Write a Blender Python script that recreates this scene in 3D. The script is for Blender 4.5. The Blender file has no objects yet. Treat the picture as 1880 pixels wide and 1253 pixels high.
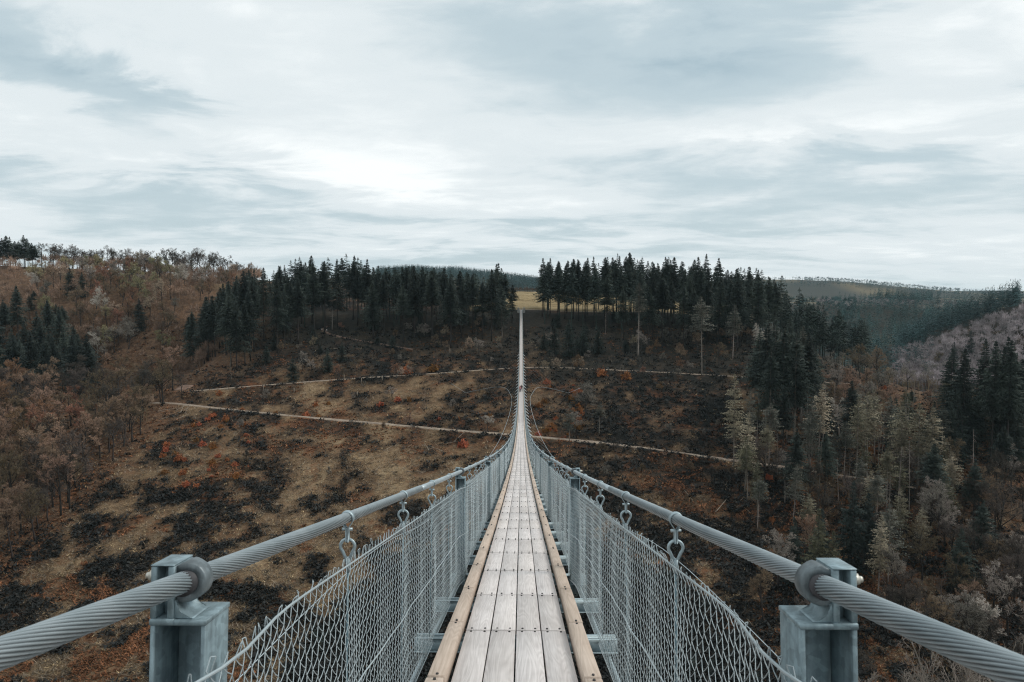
import bpy, bmesh, math, random
import numpy as np
from mathutils import Vector, Matrix

R = math.radians
rng = np.random.default_rng(7)
random.seed(7)
scene = bpy.context.scene
col = scene.collection

# ------------------------------------------------------------------ camera
CZ = 100.0                       # camera height in the world; terrain maths below is relative to it
F = 1253.0                       # focal length in photo pixels (24 mm on 36 mm)
CAMX = 0.043
cam_d = bpy.data.cameras.new('camera')
cam_d.lens = 24.0; cam_d.sensor_width = 36.0
cam_d.clip_start = 0.05; cam_d.clip_end = 20000
cam_d.dof.use_dof = True
cam_d.dof.focus_distance = 11.0
cam_d.dof.aperture_fstop = 11.0
cam = bpy.data.objects.new('camera', cam_d)
col.objects.link(cam)
cam.location = (CAMX, 0, CZ)
PITCH = math.atan((626.5 - 548.0) / F)
YAW = math.atan(17.0 / F)
cam.rotation_euler = (R(90) - PITCH, 0, YAW)
scene.camera = cam

# ------------------------------------------------------------------ sun, exposure
SUN_EL, SUN_AZ = R(42), R(82)    # azimuth measured from +Y (ahead) towards +X (right)
sun_d = bpy.data.lights.new('sun', 'SUN')
sun_d.energy = 1.5; sun_d.angle = R(20); sun_d.color = (1.0, 0.95, 0.88)
sun = bpy.data.objects.new('sun', sun_d); col.objects.link(sun)
sdir = Vector((math.cos(SUN_EL) * math.sin(SUN_AZ), math.cos(SUN_EL) * math.cos(SUN_AZ), math.sin(SUN_EL)))
sun.rotation_euler = sdir.to_track_quat('Z', 'Y').to_euler()
sun.location = (60, -20, CZ + 150)
vs = scene.view_settings
vs.view_transform = 'Standard'; vs.look = 'None'; vs.exposure = 0.18; vs.gamma = 1.0
vs.use_curve_mapping = False
scene.cycles.use_denoising = True
scene.cycles.denoising_prefilter = 'NONE'
scene.cycles.filter_width = 1.15
scene.cycles.max_bounces = 6
scene.cycles.diffuse_bounces = 3
scene.cycles.glossy_bounces = 2
scene.cycles.volume_bounces = 1
scene.cycles.transparent_max_bounces = 4

# ------------------------------------------------------------------ world: Nishita sky behind broken stratus
world = bpy.data.worlds.new('World'); scene.world = world
world.use_nodes = True
nt = world.node_tree; nt.nodes.clear()
def N(t, kind, **kw):
    n = t.nodes.new(kind)
    for k, v in kw.items():
        setattr(n, k, v)
    return n
def setin(n, **kw):
    for k, v in kw.items():
        n.inputs[k].default_value = v
def math_node(t, op, a, b=None, c=None):
    n = N(t, 'ShaderNodeMath', operation=op)
    for i, v in enumerate((a, b, c)):
        if v is None: continue
        if isinstance(v, (int, float)): n.inputs[i].default_value = v
        else: t.links.new(v, n.inputs[i])
    return n.outputs[0]
def mixc(t, fac, a, b, bt='MIX'):
    n = N(t, 'ShaderNodeMix', data_type='RGBA', blend_type=bt)
    for sock, v in ((n.inputs[0], fac), (n.inputs[6], a), (n.inputs[7], b)):
        if isinstance(v, (int, float)): sock.default_value = v
        elif isinstance(v, tuple): sock.default_value = v if len(v) == 4 else (*v, 1)
        else: t.links.new(v, sock)
    return n.outputs[2]
def ramp(t, fac, stops, interp='LINEAR'):
    n = N(t, 'ShaderNodeValToRGB'); cr = n.color_ramp; cr.interpolation = interp
    while len(cr.elements) < len(stops): cr.elements.new(0.5)
    for e, (p, c) in zip(cr.elements, stops):
        e.position = p
        e.color = (c, c, c, 1) if isinstance(c, (int, float)) else (*c, 1)
    t.links.new(fac, n.inputs[0])
    return n.outputs[0]
def noise(t, vec, scale, detail=4, rough=0.5, dist=0.0):
    n = N(t, 'ShaderNodeTexNoise')
    setin(n, Scale=scale, Detail=detail, Roughness=rough, Distortion=dist)
    if vec is not None: t.links.new(vec, n.inputs['Vector'])
    return n.outputs['Fac']

WS = 0.1
sky = N(nt, 'ShaderNodeTexSky', sky_type='NISHITA')
sky.sun_disc = False; sky.sun_elevation = SUN_EL; sky.sun_rotation = SUN_AZ
sky.air_density = 1.2; sky.dust_density = 2.0
tc = N(nt, 'ShaderNodeTexCoord')
sep = N(nt, 'ShaderNodeSeparateXYZ'); nt.links.new(tc.outputs['Generated'], sep.inputs[0])
dx, dy, dz = sep.outputs
den = math_node(nt, 'ADD', math_node(nt, 'MAXIMUM', dz, 0.0), 0.09)
u = math_node(nt, 'DIVIDE', dx, den); v = math_node(nt, 'DIVIDE', dy, den)
cmb = N(nt, 'ShaderNodeCombineXYZ')
nt.links.new(math_node(nt, 'MULTIPLY', u, 0.75), cmb.inputs[0])
nt.links.new(math_node(nt, 'MULTIPLY', v, 1.0), cmb.inputs[1])
cmb.inputs[2].default_value = 3.7
n_big = noise(nt, cmb.outputs[0], 0.55, 5, 0.52, 0.35)
n_mid = noise(nt, cmb.outputs[0], 1.5, 7, 0.58, 0.55)
n_fine = noise(nt, cmb.outputs[0], 5.0, 6, 0.6, 0.4)
az = math_node(nt, 'ARCTAN2', dx, dy); el = math_node(nt, 'ARCSINE', dz)
# wobble so that the cloud banks have ragged rims
azw = math_node(nt, 'ADD', az, math_node(nt, 'MULTIPLY', math_node(nt, 'SUBTRACT', n_mid, 0.5), 0.30))
elw = math_node(nt, 'ADD', el, math_node(nt, 'MULTIPLY', math_node(nt, 'SUBTRACT', n_mid, 0.5), 0.15))
def bank(px, py, sx, sy, amp, tilt=0.0):
    a0 = math.atan((px - 957) / F); e0 = math.atan((548 - py) / F)
    da = math_node(nt, 'SUBTRACT', azw, a0); de = math_node(nt, 'SUBTRACT', elw, e0)
    de = math_node(nt, 'SUBTRACT', de, math_node(nt, 'MULTIPLY', da, tilt))
    q = math_node(nt, 'ADD', math_node(nt, 'POWER', math_node(nt, 'ABSOLUTE', math_node(nt, 'DIVIDE', da, sx / F)), 2.0),
                  math_node(nt, 'POWER', math_node(nt, 'ABSOLUTE', math_node(nt, 'DIVIDE', de, sy / F)), 2.0))
    return math_node(nt, 'MULTIPLY', math_node(nt, 'EXPONENT', math_node(nt, 'MULTIPLY', q, -1.0)), amp)
val = math_node(nt, 'ADD', math_node(nt, 'MULTIPLY', n_big, 0.55), math_node(nt, 'MULTIPLY', n_mid, 0.42))
val = math_node(nt, 'ADD', val, math_node(nt, 'MULTIPLY', math_node(nt, 'SUBTRACT', n_fine, 0.5), 0.16))
for b in (bank(1280, 150, 420, 80, -0.24, 0.05), bank(120, 205, 190, 55, -0.24, -0.45), bank(1000, 40, 340, 70, -0.16),
          bank(1650, 350, 350, 70, -0.13), bank(250, 390, 500, 45, -0.10), bank(650, 470, 900, 50, -0.11),
          bank(60, 80, 330, 90, -0.12), bank(1300, 360, 250, 40, -0.06),
          bank(650, 260, 330, 110, 0.13), bank(1780, 90, 260, 160, 0.15), bank(330, 300, 300, 35, 0.10), bank(1350, 262, 300, 22, 0.11)):
    val = math_node(nt, 'ADD', val, b)
cloud = ramp(nt, val, [(0.12, (2.9, 4.1, 4.7)), (0.32, (4.9, 5.9, 6.35)), (0.48, (6.9, 7.5, 7.75)), (0.66, (8.9, 9.25, 9.3))], 'EASE')
cover = ramp(nt, val, [(0.10, 0.80), (0.45, 1.0)])
csky = mixc(nt, cover, sky.outputs[0], cloud)
bg = N(nt, 'ShaderNodeBackground'); bg.inputs['Strength'].default_value = WS
wo = N(nt, 'ShaderNodeOutputWorld')
nt.links.new(csky, bg.inputs['Color']); nt.links.new(bg.outputs[0], wo.inputs['Surface'])

# ------------------------------------------------------------------ pixel <-> world helpers
camM = np.array(cam.rotation_euler.to_matrix())
CAMP = np.array([CAMX, 0.0, 0.0])         # camera position in camera-relative heights
def pix_dir(px, py):
    px = np.asarray(px, float); py = np.asarray(py, float)
    d = np.stack([(px - 940) / F, (626.5 - py) / F, -np.ones_like(px)], -1)
    d = d @ camM.T
    return d / d[..., 1:2]                # scaled so that y advances by 1
def proj(P):
    q = (np.asarray(P, float) - CAMP) @ camM
    return 940 + F * q[..., 0] / -q[..., 2], 626.5 - F * q[..., 1] / -q[..., 2]

# ------------------------------------------------------------------ numpy noise
def _hash(ix, iy, s):
    n = (ix * 374761393 + iy * 668265263 + s * 974711) & 0x7fffffff
    n = ((n ^ (n >> 13)) * 1274126177) & 0x7fffffff
    return ((n ^ (n >> 16)) & 0xffff) / 65535.0
def vnoise(x, y, s=0):
    x0 = np.floor(x); y0 = np.floor(y)
    fx = x - x0; fy = y - y0
    fx = fx * fx * (3 - 2 * fx); fy = fy * fy * (3 - 2 * fy)
    ix = x0.astype(np.int64); iy = y0.astype(np.int64)
    a = _hash(ix, iy, s); b = _hash(ix + 1, iy, s); c = _hash(ix, iy + 1, s); d = _hash(ix + 1, iy + 1, s)
    return (a * (1 - fx) + b * fx) * (1 - fy) + (c * (1 - fx) + d * fx) * fy
def fbm(x, y, wl, oct=3, s=0):
    t = 0; a = 1; tot = 0
    for o in range(oct):
        t = t + a * (vnoise(x / wl + 31.7 * o, y / wl - 17.3 * o, s + o) - 0.5); tot += a
        a *= 0.5; wl *= 0.5
    return t / tot * 2
def sstep(a, b, x):
    t = np.clip((x - a) / (b - a), 0, 1); return t * t * (3 - 2 * t)
def smin(a, b, k):
    m = np.minimum(a, b)
    return m - k * np.log(np.exp(-(a - m) / k) + np.exp(-(b - m) / k))

# ------------------------------------------------------------------ terrain height (relative to the camera)
def H0(x, y):
    x = np.asarray(x, float); y = np.asarray(y, float)
    face = -6.0 - 0.36 * (365 - y)
    cap = np.interp(x, [-700, -400, -260, -200, -140, -100, 0, 80, 120, 160, 230, 320], [30, 24, 18, 6, -3, -5, -6, -7, -15, -36, -58, -70])
    wr = sstep(100, 240, x)
    cap = cap + (1 - wr) * 10 * sstep(372, 450, y) * sstep(-240, -150, x)
    cap = cap + (-10 - cap) * sstep(720, 1050, y) * sstep(60, 200, x)
    opp = smin(face, cap, 3.0)
    wl = sstep(-130, -185, x)
    opp = opp - wl * 34 * np.exp(-((y - 330) / 38.0) ** 2)
    opp = np.maximum(opp, -94) + 2.0 * np.exp(-np.abs(opp + 94) / 5)
    opp = opp + 76 * np.exp(-((x - 480) / 150.0) ** 2 - ((y - 570) / 140.0) ** 2)
    opp = opp + 52 * np.exp(-((x + 150) / 320.0) ** 2 - ((y - 1750) / 260.0) ** 2)
    opp = opp + 84 * np.exp(-((x - 1000) / 800.0) ** 2 - ((y - 2800) / 320.0) ** 2)
    opp = opp + 48 * np.exp(-((x - 2500) / 1100.0) ** 2 - ((y - 3600) / 400.0) ** 2)
    near = -2.6 - 0.80 * np.maximum(y + 3.0, 0) + 0.05 * np.maximum(-y - 8, 0)
    h = np.maximum(opp, near)
    far = sstep(600, 1200, y)
    amp = 1.0 - 0.55 * sstep(360, 400, y) * (1 - far)
    h = h + amp * (1.6 * fbm(x, y, 38, 3, 1) + far * 8 * fbm(x, y, 420, 3, 5))
    h = h - 1.3 * np.exp(-(x / 6.0) ** 2) * np.exp(-((y + 6) / 10.0) ** 2)
    return h
def march(px, py, hf=H0, y0=115.0, y1=3200.0):
    px = np.atleast_1d(np.asarray(px, float)); py = np.atleast_1d(np.asarray(py, float))
    d = pix_dir(px, py)
    ys = np.concatenate([np.arange(y0, 520, 1.0), np.arange(520, 1200, 5.0), np.arange(1200, y1, 20.0)])
    out = np.full((len(px), 3), np.nan)
    alive = np.ones(len(px), bool); prev = np.full(len(px), y0)
    for yy in ys:
        idx = np.where(alive)[0]
        if len(idx) == 0: break
        P = CAMP + d[idx] * yy
        hit = P[:, 2] < hf(P[:, 0], P[:, 1])
        hi = idx[hit]
        if len(hi):
            a = prev[hi].copy(); b = np.full(len(hi), yy)
            for _ in range(10):
                m = (a + b) / 2; Q = CAMP + d[hi] * m[:, None]
                hh = Q[:, 2] < hf(Q[:, 0], Q[:, 1])
                b = np.where(hh, m, b); a = np.where(hh, a, m)
            out[hi] = CAMP + d[hi] * b[:, None]
            alive[hi] = False
        prev[idx] = yy
    return out

# paths traced in the photograph, dropped on the slope
def resample(P, step):
    P = np.asarray(P); seg = np.linalg.norm(np.diff(P[:, :2], axis=0), axis=1); s = np.concatenate([[0], np.cumsum(seg)])
    t = np.arange(0, s[-1], step)
    return np.stack([np.interp(t, s, P[:, i]) for i in range(P.shape[1])], 1)
def smooth(a, n):
    k = np.ones(n) / n; p = np.pad(a, (n // 2, n // 2), mode='edge'); return np.convolve(p, k, 'valid')[:len(a)]
path_px = {
    'lower': [(255, 742), (300, 738), (330, 742), (420, 752), (560, 766), (700, 778), (830, 790), (935, 798), (1030, 806), (1130, 816), (1240, 830), (1340, 845), (1440, 858), (1540, 872), (1640, 890), (1740, 905)],
    'upper': [(325, 722), (380, 716), (480, 708), (580, 700), (700, 692), (800, 686), (920, 677), (1000, 674), (1090, 678), (1180, 682), (1290, 688), (1390, 694), (1480, 700), (1580, 706)],
    'track': [(322, 724), (332, 714), (345, 706), (352, 700)],
    'forest': [(608, 596), (592, 600), (588, 607), (610, 616), (650, 624), (690, 630), (730, 637), (770, 645)],
}
WID = {'lower': 1.15, 'upper': 0.85, 'track': 2.4, 'forest': 1.0}
PATHS = {}
for k, pl in path_px.items():
    pl = np.array(pl, float); n = 40
    t = np.linspace(0, len(pl) - 1, 60)
    q = np.stack([np.interp(t, range(len(pl)), pl[:, i]) for i in (0, 1)], 1)
    P = march(q[:, 0], q[:, 1]); P = P[~np.isnan(P[:, 0])]
    P = resample(P, 2.0)
    for i in range(2): P[:, i] = smooth(P[:, i], 7)
    P[:, 2] = smooth(H0(P[:, 0], P[:, 1]), 9)
    PATHS[k] = P
# the broad track along the plateau edge and the landing at the far end
PATHS['edge'] = np.stack([np.linspace(-14, 108, 62), 374 + 4 * np.sin(np.linspace(0, 2.2, 62)), np.zeros(62)], 1)
PATHS['edge'][:, 2] = smooth(H0(PATHS['edge'][:, 0], PATHS['edge'][:, 1]), 9); WID['edge'] = 1.6
def H(x, y, carve=True):
    h = H0(x, y)
    fine = (np.abs(np.asarray(x)) < 700) & (np.asarray(y) < 700)
    h = h + np.where(fine, 0.8 * fbm(np.asarray(x, float), np.asarray(y, float), 9, 3, 11), 0)
    if carve:
        shp = np.shape(h); xf = np.ravel(x); yf = np.ravel(y); hf_ = np.ravel(h).copy()
        for k, P in PATHS.items():
            lo = P[:, :2].min(0) - 9; hi = P[:, :2].max(0) + 9
            m = np.where((xf > lo[0]) & (xf < hi[0]) & (yf > lo[1]) & (yf < hi[1]))[0]
            for c in range(0, len(m), 8000):
                mm = m[c:c + 8000]
                d2 = (xf[mm, None] - P[None, :, 0]) ** 2 + (yf[mm, None] - P[None, :, 1]) ** 2
                j = d2.argmin(1); dd = np.sqrt(d2[np.arange(len(mm)), j])
                w = 1 - sstep(WID[k] + 1.4, WID[k] + 5.0, dd)
                hf_[mm] = hf_[mm] * (1 - w) + (P[j, 2] - 0.12) * w
        h = hf_.reshape(shp)
    return h
def thicket(x, y):                              # added dark thicket standing in for valley-floor shade, ragged rim at 0
    return 1 - (x / 50.0) ** 2 - ((y - 138) / 58.0) ** 2 + .55 * fbm(x, y, 26, 3, 101)
def tone(x, y, px, py):                         # patchwork of the clearing: below 0 dark brush, above 0 dry grass
    v_ = .30 * fbm(x, y, 60, 2, 47) + .45 * fbm(x, y, 18, 2, 41) + 1.0 * fbm(x, y, 5.5, 3, 44)
    v_ = v_ + .22 * sstep(770, 860, py) * sstep(1100, 950, px) - .40 * sstep(720, 650, py) - .18 * sstep(980, 1150, px) - .08 + .12 * sstep(820, 900, py) * sstep(800, 650, px)
    v_ = v_ + .25 * np.exp(-((px - 740) / 130.0) ** 2 - ((py - 850) / 55.0) ** 2) + .25 * np.exp(-((px - 690) / 110.0) ** 2 - ((py - 620) / 14.0) ** 2)
    return v_
def path_dist(x, y):
    d = np.full(np.shape(x), 1e9)
    for k, P in PATHS.items():
        for c in range(0, len(x), 8000):
            d2 = (x[c:c + 8000, None] - P[None, :, 0]) ** 2 + (y[c:c + 8000, None] - P[None, :, 1]) ** 2
            d[c:c + 8000] = np.minimum(d[c:c + 8000], np.sqrt(d2.min(1)) - WID[k])
    return d

# ------------------------------------------------------------------ mesh helpers
def mesh_np(name, V, polys, smooth_=False, mat_idx=None):
    """polys: list of (m,k) int arrays"""
    me = bpy.data.meshes.new(name)
    V = np.asarray(V, np.float32)
    polys = [np.asarray(p, np.int32) for p in polys if len(p)]
    loops = np.concatenate([p.ravel() for p in polys])
    sizes = np.concatenate([np.full(len(p), p.shape[1], np.int32) for p in polys])
    starts = np.concatenate([[0], np.cumsum(sizes)[:-1]]).astype(np.int32)
    me.vertices.add(len(V)); me.vertices.foreach_set('co', V.ravel())
    me.loops.add(len(loops)); me.loops.foreach_set('vertex_index', loops)
    me.polygons.add(len(sizes)); me.polygons.foreach_set('loop_start', starts)
    me.polygons.foreach_set('loop_total', sizes)
    if smooth_: me.polygons.foreach_set('use_smooth', np.ones(len(sizes), bool))
    if mat_idx is not None: me.polygons.foreach_set('material_index', np.asarray(mat_idx, np.int32))
    me.update(calc_edges=True)
    return me
class Geo:
    def __init__(s): s.V = []; s.Q = []; s.T = []; s.n = 0
    def add(s, V, Q=None, T=None):
        V = np.asarray(V, float).reshape(-1, 3)
        if Q is not None and len(Q): s.Q.append(np.asarray(Q) + s.n)
        if T is not None and len(T): s.T.append(np.asarray(T) + s.n)
        s.V.append(V); s.n += len(V); return s
    def box(s, c, d, M=None):
        sx, sy, sz = np.array(d) / 2.0
        V = np.array([[x, y, z] for x in (-sx, sx) for y in (-sy, sy) for z in (-sz, sz)]) + np.array(c)
        if M is not None: V = V @ np.array(M).T
        return s.add(V, [[0, 1, 3, 2], [4, 6, 7, 5], [0, 4, 5, 1], [2, 3, 7, 6], [0, 2, 6, 4], [1, 5, 7, 3]])
    def segs(s, P0, P1, r0, r1, sides=3, caps=False):
        P0 = np.asarray(P0, float).reshape(-1, 3); P1 = np.asarray(P1, float).reshape(-1, 3); n = len(P0)
        r0 = np.broadcast_to(np.asarray(r0, float), (n,)); r1 = np.broadcast_to(np.asarray(r1, float), (n,))
        d = P1 - P0; d = d / np.maximum(np.linalg.norm(d, axis=1, keepdims=True), 1e-9)
        up = np.where(np.abs(d[:, 2:3]) > 0.9, np.array([[1.0, 0, 0]]), np.array([[0, 0, 1.0]]))
        a = np.cross(d, up); a /= np.linalg.norm(a, axis=1, keepdims=True); b = np.cross(d, a)
        th = np.arange(sides) * 2 * math.pi / sides
        ring = a[:, None] * np.cos(th)[None, :, None] + b[:, None] * np.sin(th)[None, :, None]
        V = np.concatenate([P0[:, None] + ring * r0[:, None, None], P1[:, None] + ring * r1[:, None, None]], 1)
        k = np.arange(sides); k2 = (k + 1) % sides
        f = np.stack([k, k2, k2 + sides, k + sides], 1)
        Q = (np.arange(n)[:, None, None] * 2 * sides + f[None]).reshape(-1, 4)
        s.add(V.reshape(-1, 3), Q)
        if caps and sides == 4:
            base = s.n - len(V.reshape(-1, 3))
            o = np.arange(n)[:, None] * 8 + base
            s.Q.append(o + np.array([[3, 2, 1, 0]])); s.Q.append(o + np.array([[4, 5, 6, 7]]))
        return s
    def sweep(s, P, r, sides=8, twist=0.0, groove=0.0, caps=True):
        P = np.asarray(P, float); n = len(P)
        d = np.gradient(P, axis=0); d /= np.linalg.norm(d, axis=1, keepdims=True)
        ref = np.array([1.0, 0, 0]) if abs(d[0, 0]) < 0.8 else np.array([0, 1.0, 0])
        a = np.cross(d, ref); 
        for i in range(1, n):
            a[i] = a[i - 1] - d[i] * (a[i - 1] @ d[i])
            a[i] /= max(np.linalg.norm(a[i]), 1e-9)
        a[0] /= np.linalg.norm(a[0])
        b = np.cross(d, a)
        ln = np.concatenate([[0], np.cumsum(np.linalg.norm(np.diff(P, axis=0), axis=1))])
        th = np.arange(sides) * 2 * math.pi / sides
        ang = th[None] + twist * ln[:, None]
        rr = np.broadcast_to(np.asarray(r, float).reshape(-1, 1), (n, sides)).copy()
        rr[:, 1::2] -= groove
        V = P[:, None] + rr[..., None] * (a[:, None] * np.cos(ang)[..., None] + b[:, None] * np.sin(ang)[..., None])
        k = np.arange(sides); k2 = (k + 1) % sides
        f = np.stack([k, k2, k2 + sides, k + sides], 1)
        Q = (np.arange(n - 1)[:, None, None] * sides + f[None]).reshape(-1, 4)
        base = s.n
        s.add(V.reshape(-1, 3), Q)
        if caps:
            for i, c in ((0, P[0]), (n - 1, P[-1])):
                s.V.append(np.array([c])); ci = s.n; s.n += 1
                kk = base + i * sides + np.arange(sides)
                s.T.append(np.stack([kk, np.roll(kk, -1), np.full(sides, ci)], 1)[:, ::(1 if i else -1)])
        return s
    def prism(s, poly, axis_fn, w0, w1):
        """poly: (n,2) outline; axis_fn(p2, w) -> 3D; extruded between w0 and w1 with n-gon caps"""
        n = len(poly)
        V = [axis_fn(p, w0) for p in poly] + [axis_fn(p, w1) for p in poly]
        k = np.arange(n); k2 = (k + 1) % n
        c0 = np.mean(V[:n], axis=0); c1 = np.mean(V[n:], axis=0)
        s.add(np.array(V + [c0, c1]), np.stack([k, k2, k2 + n, k + n], 1),
              np.concatenate([np.stack([k2, k, np.full(n, 2 * n)], 1), np.stack([k + n, k2 + n, np.full(n, 2 * n + 1)], 1)]))
        return s
    def mesh(s, name, smooth_=False):
        polys = []
        if s.Q: polys.append(np.concatenate(s.Q))
        if s.T: polys.append(np.concatenate(s.T))
        return mesh_np(name, np.concatenate(s.V), polys, smooth_)
def fix_normals(me):
    bm = bmesh.new(); bm.from_mesh(me); bmesh.ops.recalc_face_normals(bm, faces=bm.faces); bm.to_mesh(me); bm.free(); return me
def bevel(me, w, seg=1):
    bm = bmesh.new(); bm.from_mesh(me)
    bmesh.ops.remove_doubles(bm, verts=bm.verts, dist=1e-5)
    bmesh.ops.recalc_face_normals(bm, faces=bm.faces)
    es = [e for e in bm.edges if len(e.link_faces) == 2 and e.calc_face_angle(0) > 0.6]
    bmesh.ops.bevel(bm, geom=es, offset=w, segments=seg, affect='EDGES', clamp_overlap=True)
    bm.to_mesh(me); bm.free(); return me

def obj(name, me, mat=None, parent=None, loc=(0, 0, 0), rot=(0, 0, 0), world_=False):
    o = bpy.data.objects.new(name, me)
    if mat is not None and me is not None and len(me.materials) == 0: me.materials.append(mat)
    col.objects.link(o)
    if parent is not None:
        o.parent = parent
        if world_: loc = Vector(loc) - parent.location
    o.location = loc; o.rotation_euler = rot
    return o
def tag(o, label, cat, group=None, kind=None):
    o['label'] = label; o['category'] = cat
    if group: o['group'] = group
    if kind: o['kind'] = kind
    return o
def empty(name, loc, rotz=0):
    o = bpy.data.objects.new(name, None); o.empty_display_size = 0.3
    col.objects.link(o); o.location = loc; o.rotation_euler = (0, 0, rotz); return o

# ------------------------------------------------------------------ materials
MATS = {}
def mat(name):
    m = bpy.data.materials.new(name); m.use_nodes = True
    t = m.node_tree; b = t.nodes['Principled BSDF']
    MATS[name] = m
    return m, t, b
def simple(name, c, rough=0.7, var=0.25, scale=3.0, metal=0.0, spec=0.5, rnd=0.0, bump=0.0, bscale=20):
    m, t, b = mat(name)
    tcn = N(t, 'ShaderNodeTexCoord')
    f = noise(t, tcn.outputs['Object'], scale, 5, 0.6)
    c0 = tuple(x * (1 - var) for x in c); c1 = tuple(min(1, x * (1 + var)) for x in c)
    cc = ramp(t, f, [(0.3, c0), (0.7, c1)])
    if rnd > 0:
        oi = N(t, 'ShaderNodeObjectInfo')
        g = ramp(t, oi.outputs['Random'], [(0, 1 - rnd), (1, 1 + rnd)])
        # ramp clamps nothing below 1; use value multiply for brightness variation between individuals
        cc = mixc(t, 1.0, cc, g, 'MULTIPLY')
    t.links.new(cc, b.inputs['Base Color'])
    setin(b, Roughness=rough, Metallic=metal)
    b.inputs['Specular IOR Level'].default_value = spec
    if bump:
        bn = N(t, 'ShaderNodeBump'); setin(bn, Strength=bump, Distance=0.01)
        t.links.new(noise(t, tcn.outputs['Object'], bscale, 4, 0.6), bn.inputs['Height'])
        t.links.new(bn.outputs[0], b.inputs['Normal'])
    return m
def plank_mat(name, c_lo, c_hi, gs=1.0):
    m, t, b = mat(name)
    tcn = N(t, 'ShaderNodeTexCoord'); oi = N(t, 'ShaderNodeObjectInfo')
    off = N(t, 'ShaderNodeVectorMath', operation='ADD'); t.links.new(tcn.outputs['Object'], off.inputs[0])
    cx = N(t, 'ShaderNodeCombineXYZ')
    for i, kf in enumerate((7.3, 31.0, 13.0)):
        t.links.new(math_node(t, 'MULTIPLY', oi.outputs['Random'], kf), cx.inputs[i])
    t.links.new(cx.outputs[0], off.inputs[1])
    mp = N(t, 'ShaderNodeMapping'); mp.inputs['Scale'].default_value = (8 * gs, 0.55, 8 * gs); t.links.new(off.outputs[0], mp.inputs[0])
    field = noise(t, mp.outputs[0], 1.0, 2, 0.5, 0.6)
    rings = math_node(t, 'FRACT', math_node(t, 'MULTIPLY', field, 13.0))
    rings = math_node(t, 'ABSOLUTE', math_node(t, 'SUBTRACT', rings, 0.5))
    mp2 = N(t, 'ShaderNodeMapping'); mp2.inputs['Scale'].default_value = (90, 2.2, 60); t.links.new(off.outputs[0], mp2.inputs[0])
    fib = noise(t, mp2.outputs[0], 1.0, 3, 0.6)
    big = noise(t, off.outputs[0], 2.0, 3, 0.6)
    g = math_node(t, 'ADD', math_node(t, 'MULTIPLY', rings, 0.34), math_node(t, 'ADD', math_node(t, 'MULTIPLY', fib, 0.46), math_node(t, 'MULTIPLY', big, 0.40)))
    cc = ramp(t, g, [(0.25, c_lo), (0.75, c_hi)])
    tint = ramp(t, oi.outputs['Random'], [(0, (0.82, 0.80, 0.785)), (0.35, (0.93, 0.915, 0.91)), (0.7, (0.99, 0.975, 0.97)), (1, (1.0, 0.97, 0.94))])
    cc = mixc(t, 1.0, cc, tint, 'MULTIPLY')
    t.links.new(cc, b.inputs['Base Color']); setin(b, Roughness=0.85); b.inputs['Specular IOR Level'].default_value = 0.25
    bn = N(t, 'ShaderNodeBump'); setin(bn, Strength=0.35, Distance=0.004)
    t.links.new(g, bn.inputs['Height']); t.links.new(bn.outputs[0], b.inputs['Normal'])
    return m
M_plank = plank_mat('weathered_plank', (0.51, 0.475, 0.46), (0.84, 0.805, 0.79))
M_kerb = plank_mat('weathered_kerb_timber', (0.45, 0.355, 0.28), (0.70, 0.59, 0.50), 0.7)
M_galv = simple('galvanised_steel', (0.36, 0.44, 0.47), 0.5, 0.22, 14, 0.55, 0.5, 0, 0.15, 60)
M_cable = simple('cable_steel', (0.44, 0.51, 0.54), 0.42, 0.18, 8, 0.45, 0.5)
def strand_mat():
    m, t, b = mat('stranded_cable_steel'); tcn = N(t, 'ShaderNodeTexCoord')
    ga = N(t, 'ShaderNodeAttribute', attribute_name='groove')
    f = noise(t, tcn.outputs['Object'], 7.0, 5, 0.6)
    cc = mixc(t, ga.outputs['Fac'], ramp(t, f, [(0.3, (0.33, 0.40, 0.43)), (0.7, (0.47, 0.54, 0.57))]), (0.035, 0.042, 0.046))  # groove darkening painted in: grime plus contact shade between the strands
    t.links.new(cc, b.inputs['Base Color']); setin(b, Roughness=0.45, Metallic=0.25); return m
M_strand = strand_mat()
def spangle(name, c, rough=0.5, metal=0.4):
    m, t, b = mat(name); tcn = N(t, 'ShaderNodeTexCoord')
    vo = N(t, 'ShaderNodeTexVoronoi'); setin(vo, Scale=55.0); t.links.new(tcn.outputs['Object'], vo.inputs['Vector'])
    cell = math_node(t, 'ADD', math_node(t, 'MULTIPLY', N_sep(t, vo.outputs['Color']), 0.34), 0.80)
    st_ = N(t, 'ShaderNodeMapping'); st_.inputs['Scale'].default_value = (22, 22, 2.2); t.links.new(tcn.outputs['Object'], st_.inputs[0])
    streak = ramp(t, noise(t, st_.outputs[0], 1.0, 5, 0.65), [(0.35, 0.62), (0.6, 1.08)])
    blot = ramp(t, noise(t, tcn.outputs['Object'], 11.0, 5, 0.65), [(0.3, 0.75), (0.7, 1.15)])
    base = mixc(t, 1.0, mixc(t, 1.0, (*c, 1), streak, 'MULTIPLY'), blot, 'MULTIPLY')
    cv = N(t, 'ShaderNodeCombineColor')
    for i in range(3): t.links.new(cell, cv.inputs[i])
    t.links.new(mixc(t, 1.0, base, cv.outputs[0], 'MULTIPLY'), b.inputs['Base Color'])
    rg = ramp(t, noise(t, tcn.outputs['Object'], 30.0, 4, 0.6), [(0.3, rough - .12), (0.7, rough + .15)])
    t.links.new(rg, b.inputs['Roughness']); setin(b, Metallic=metal)
    bn = N(t, 'ShaderNodeBump'); setin(bn, Strength=0.3, Distance=0.002); t.links.new(noise(t, tcn.outputs['Object'], 90.0, 4, 0.6), bn.inputs['Height']); t.links.new(bn.outputs[0], b.inputs['Normal'])
    return m
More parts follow.
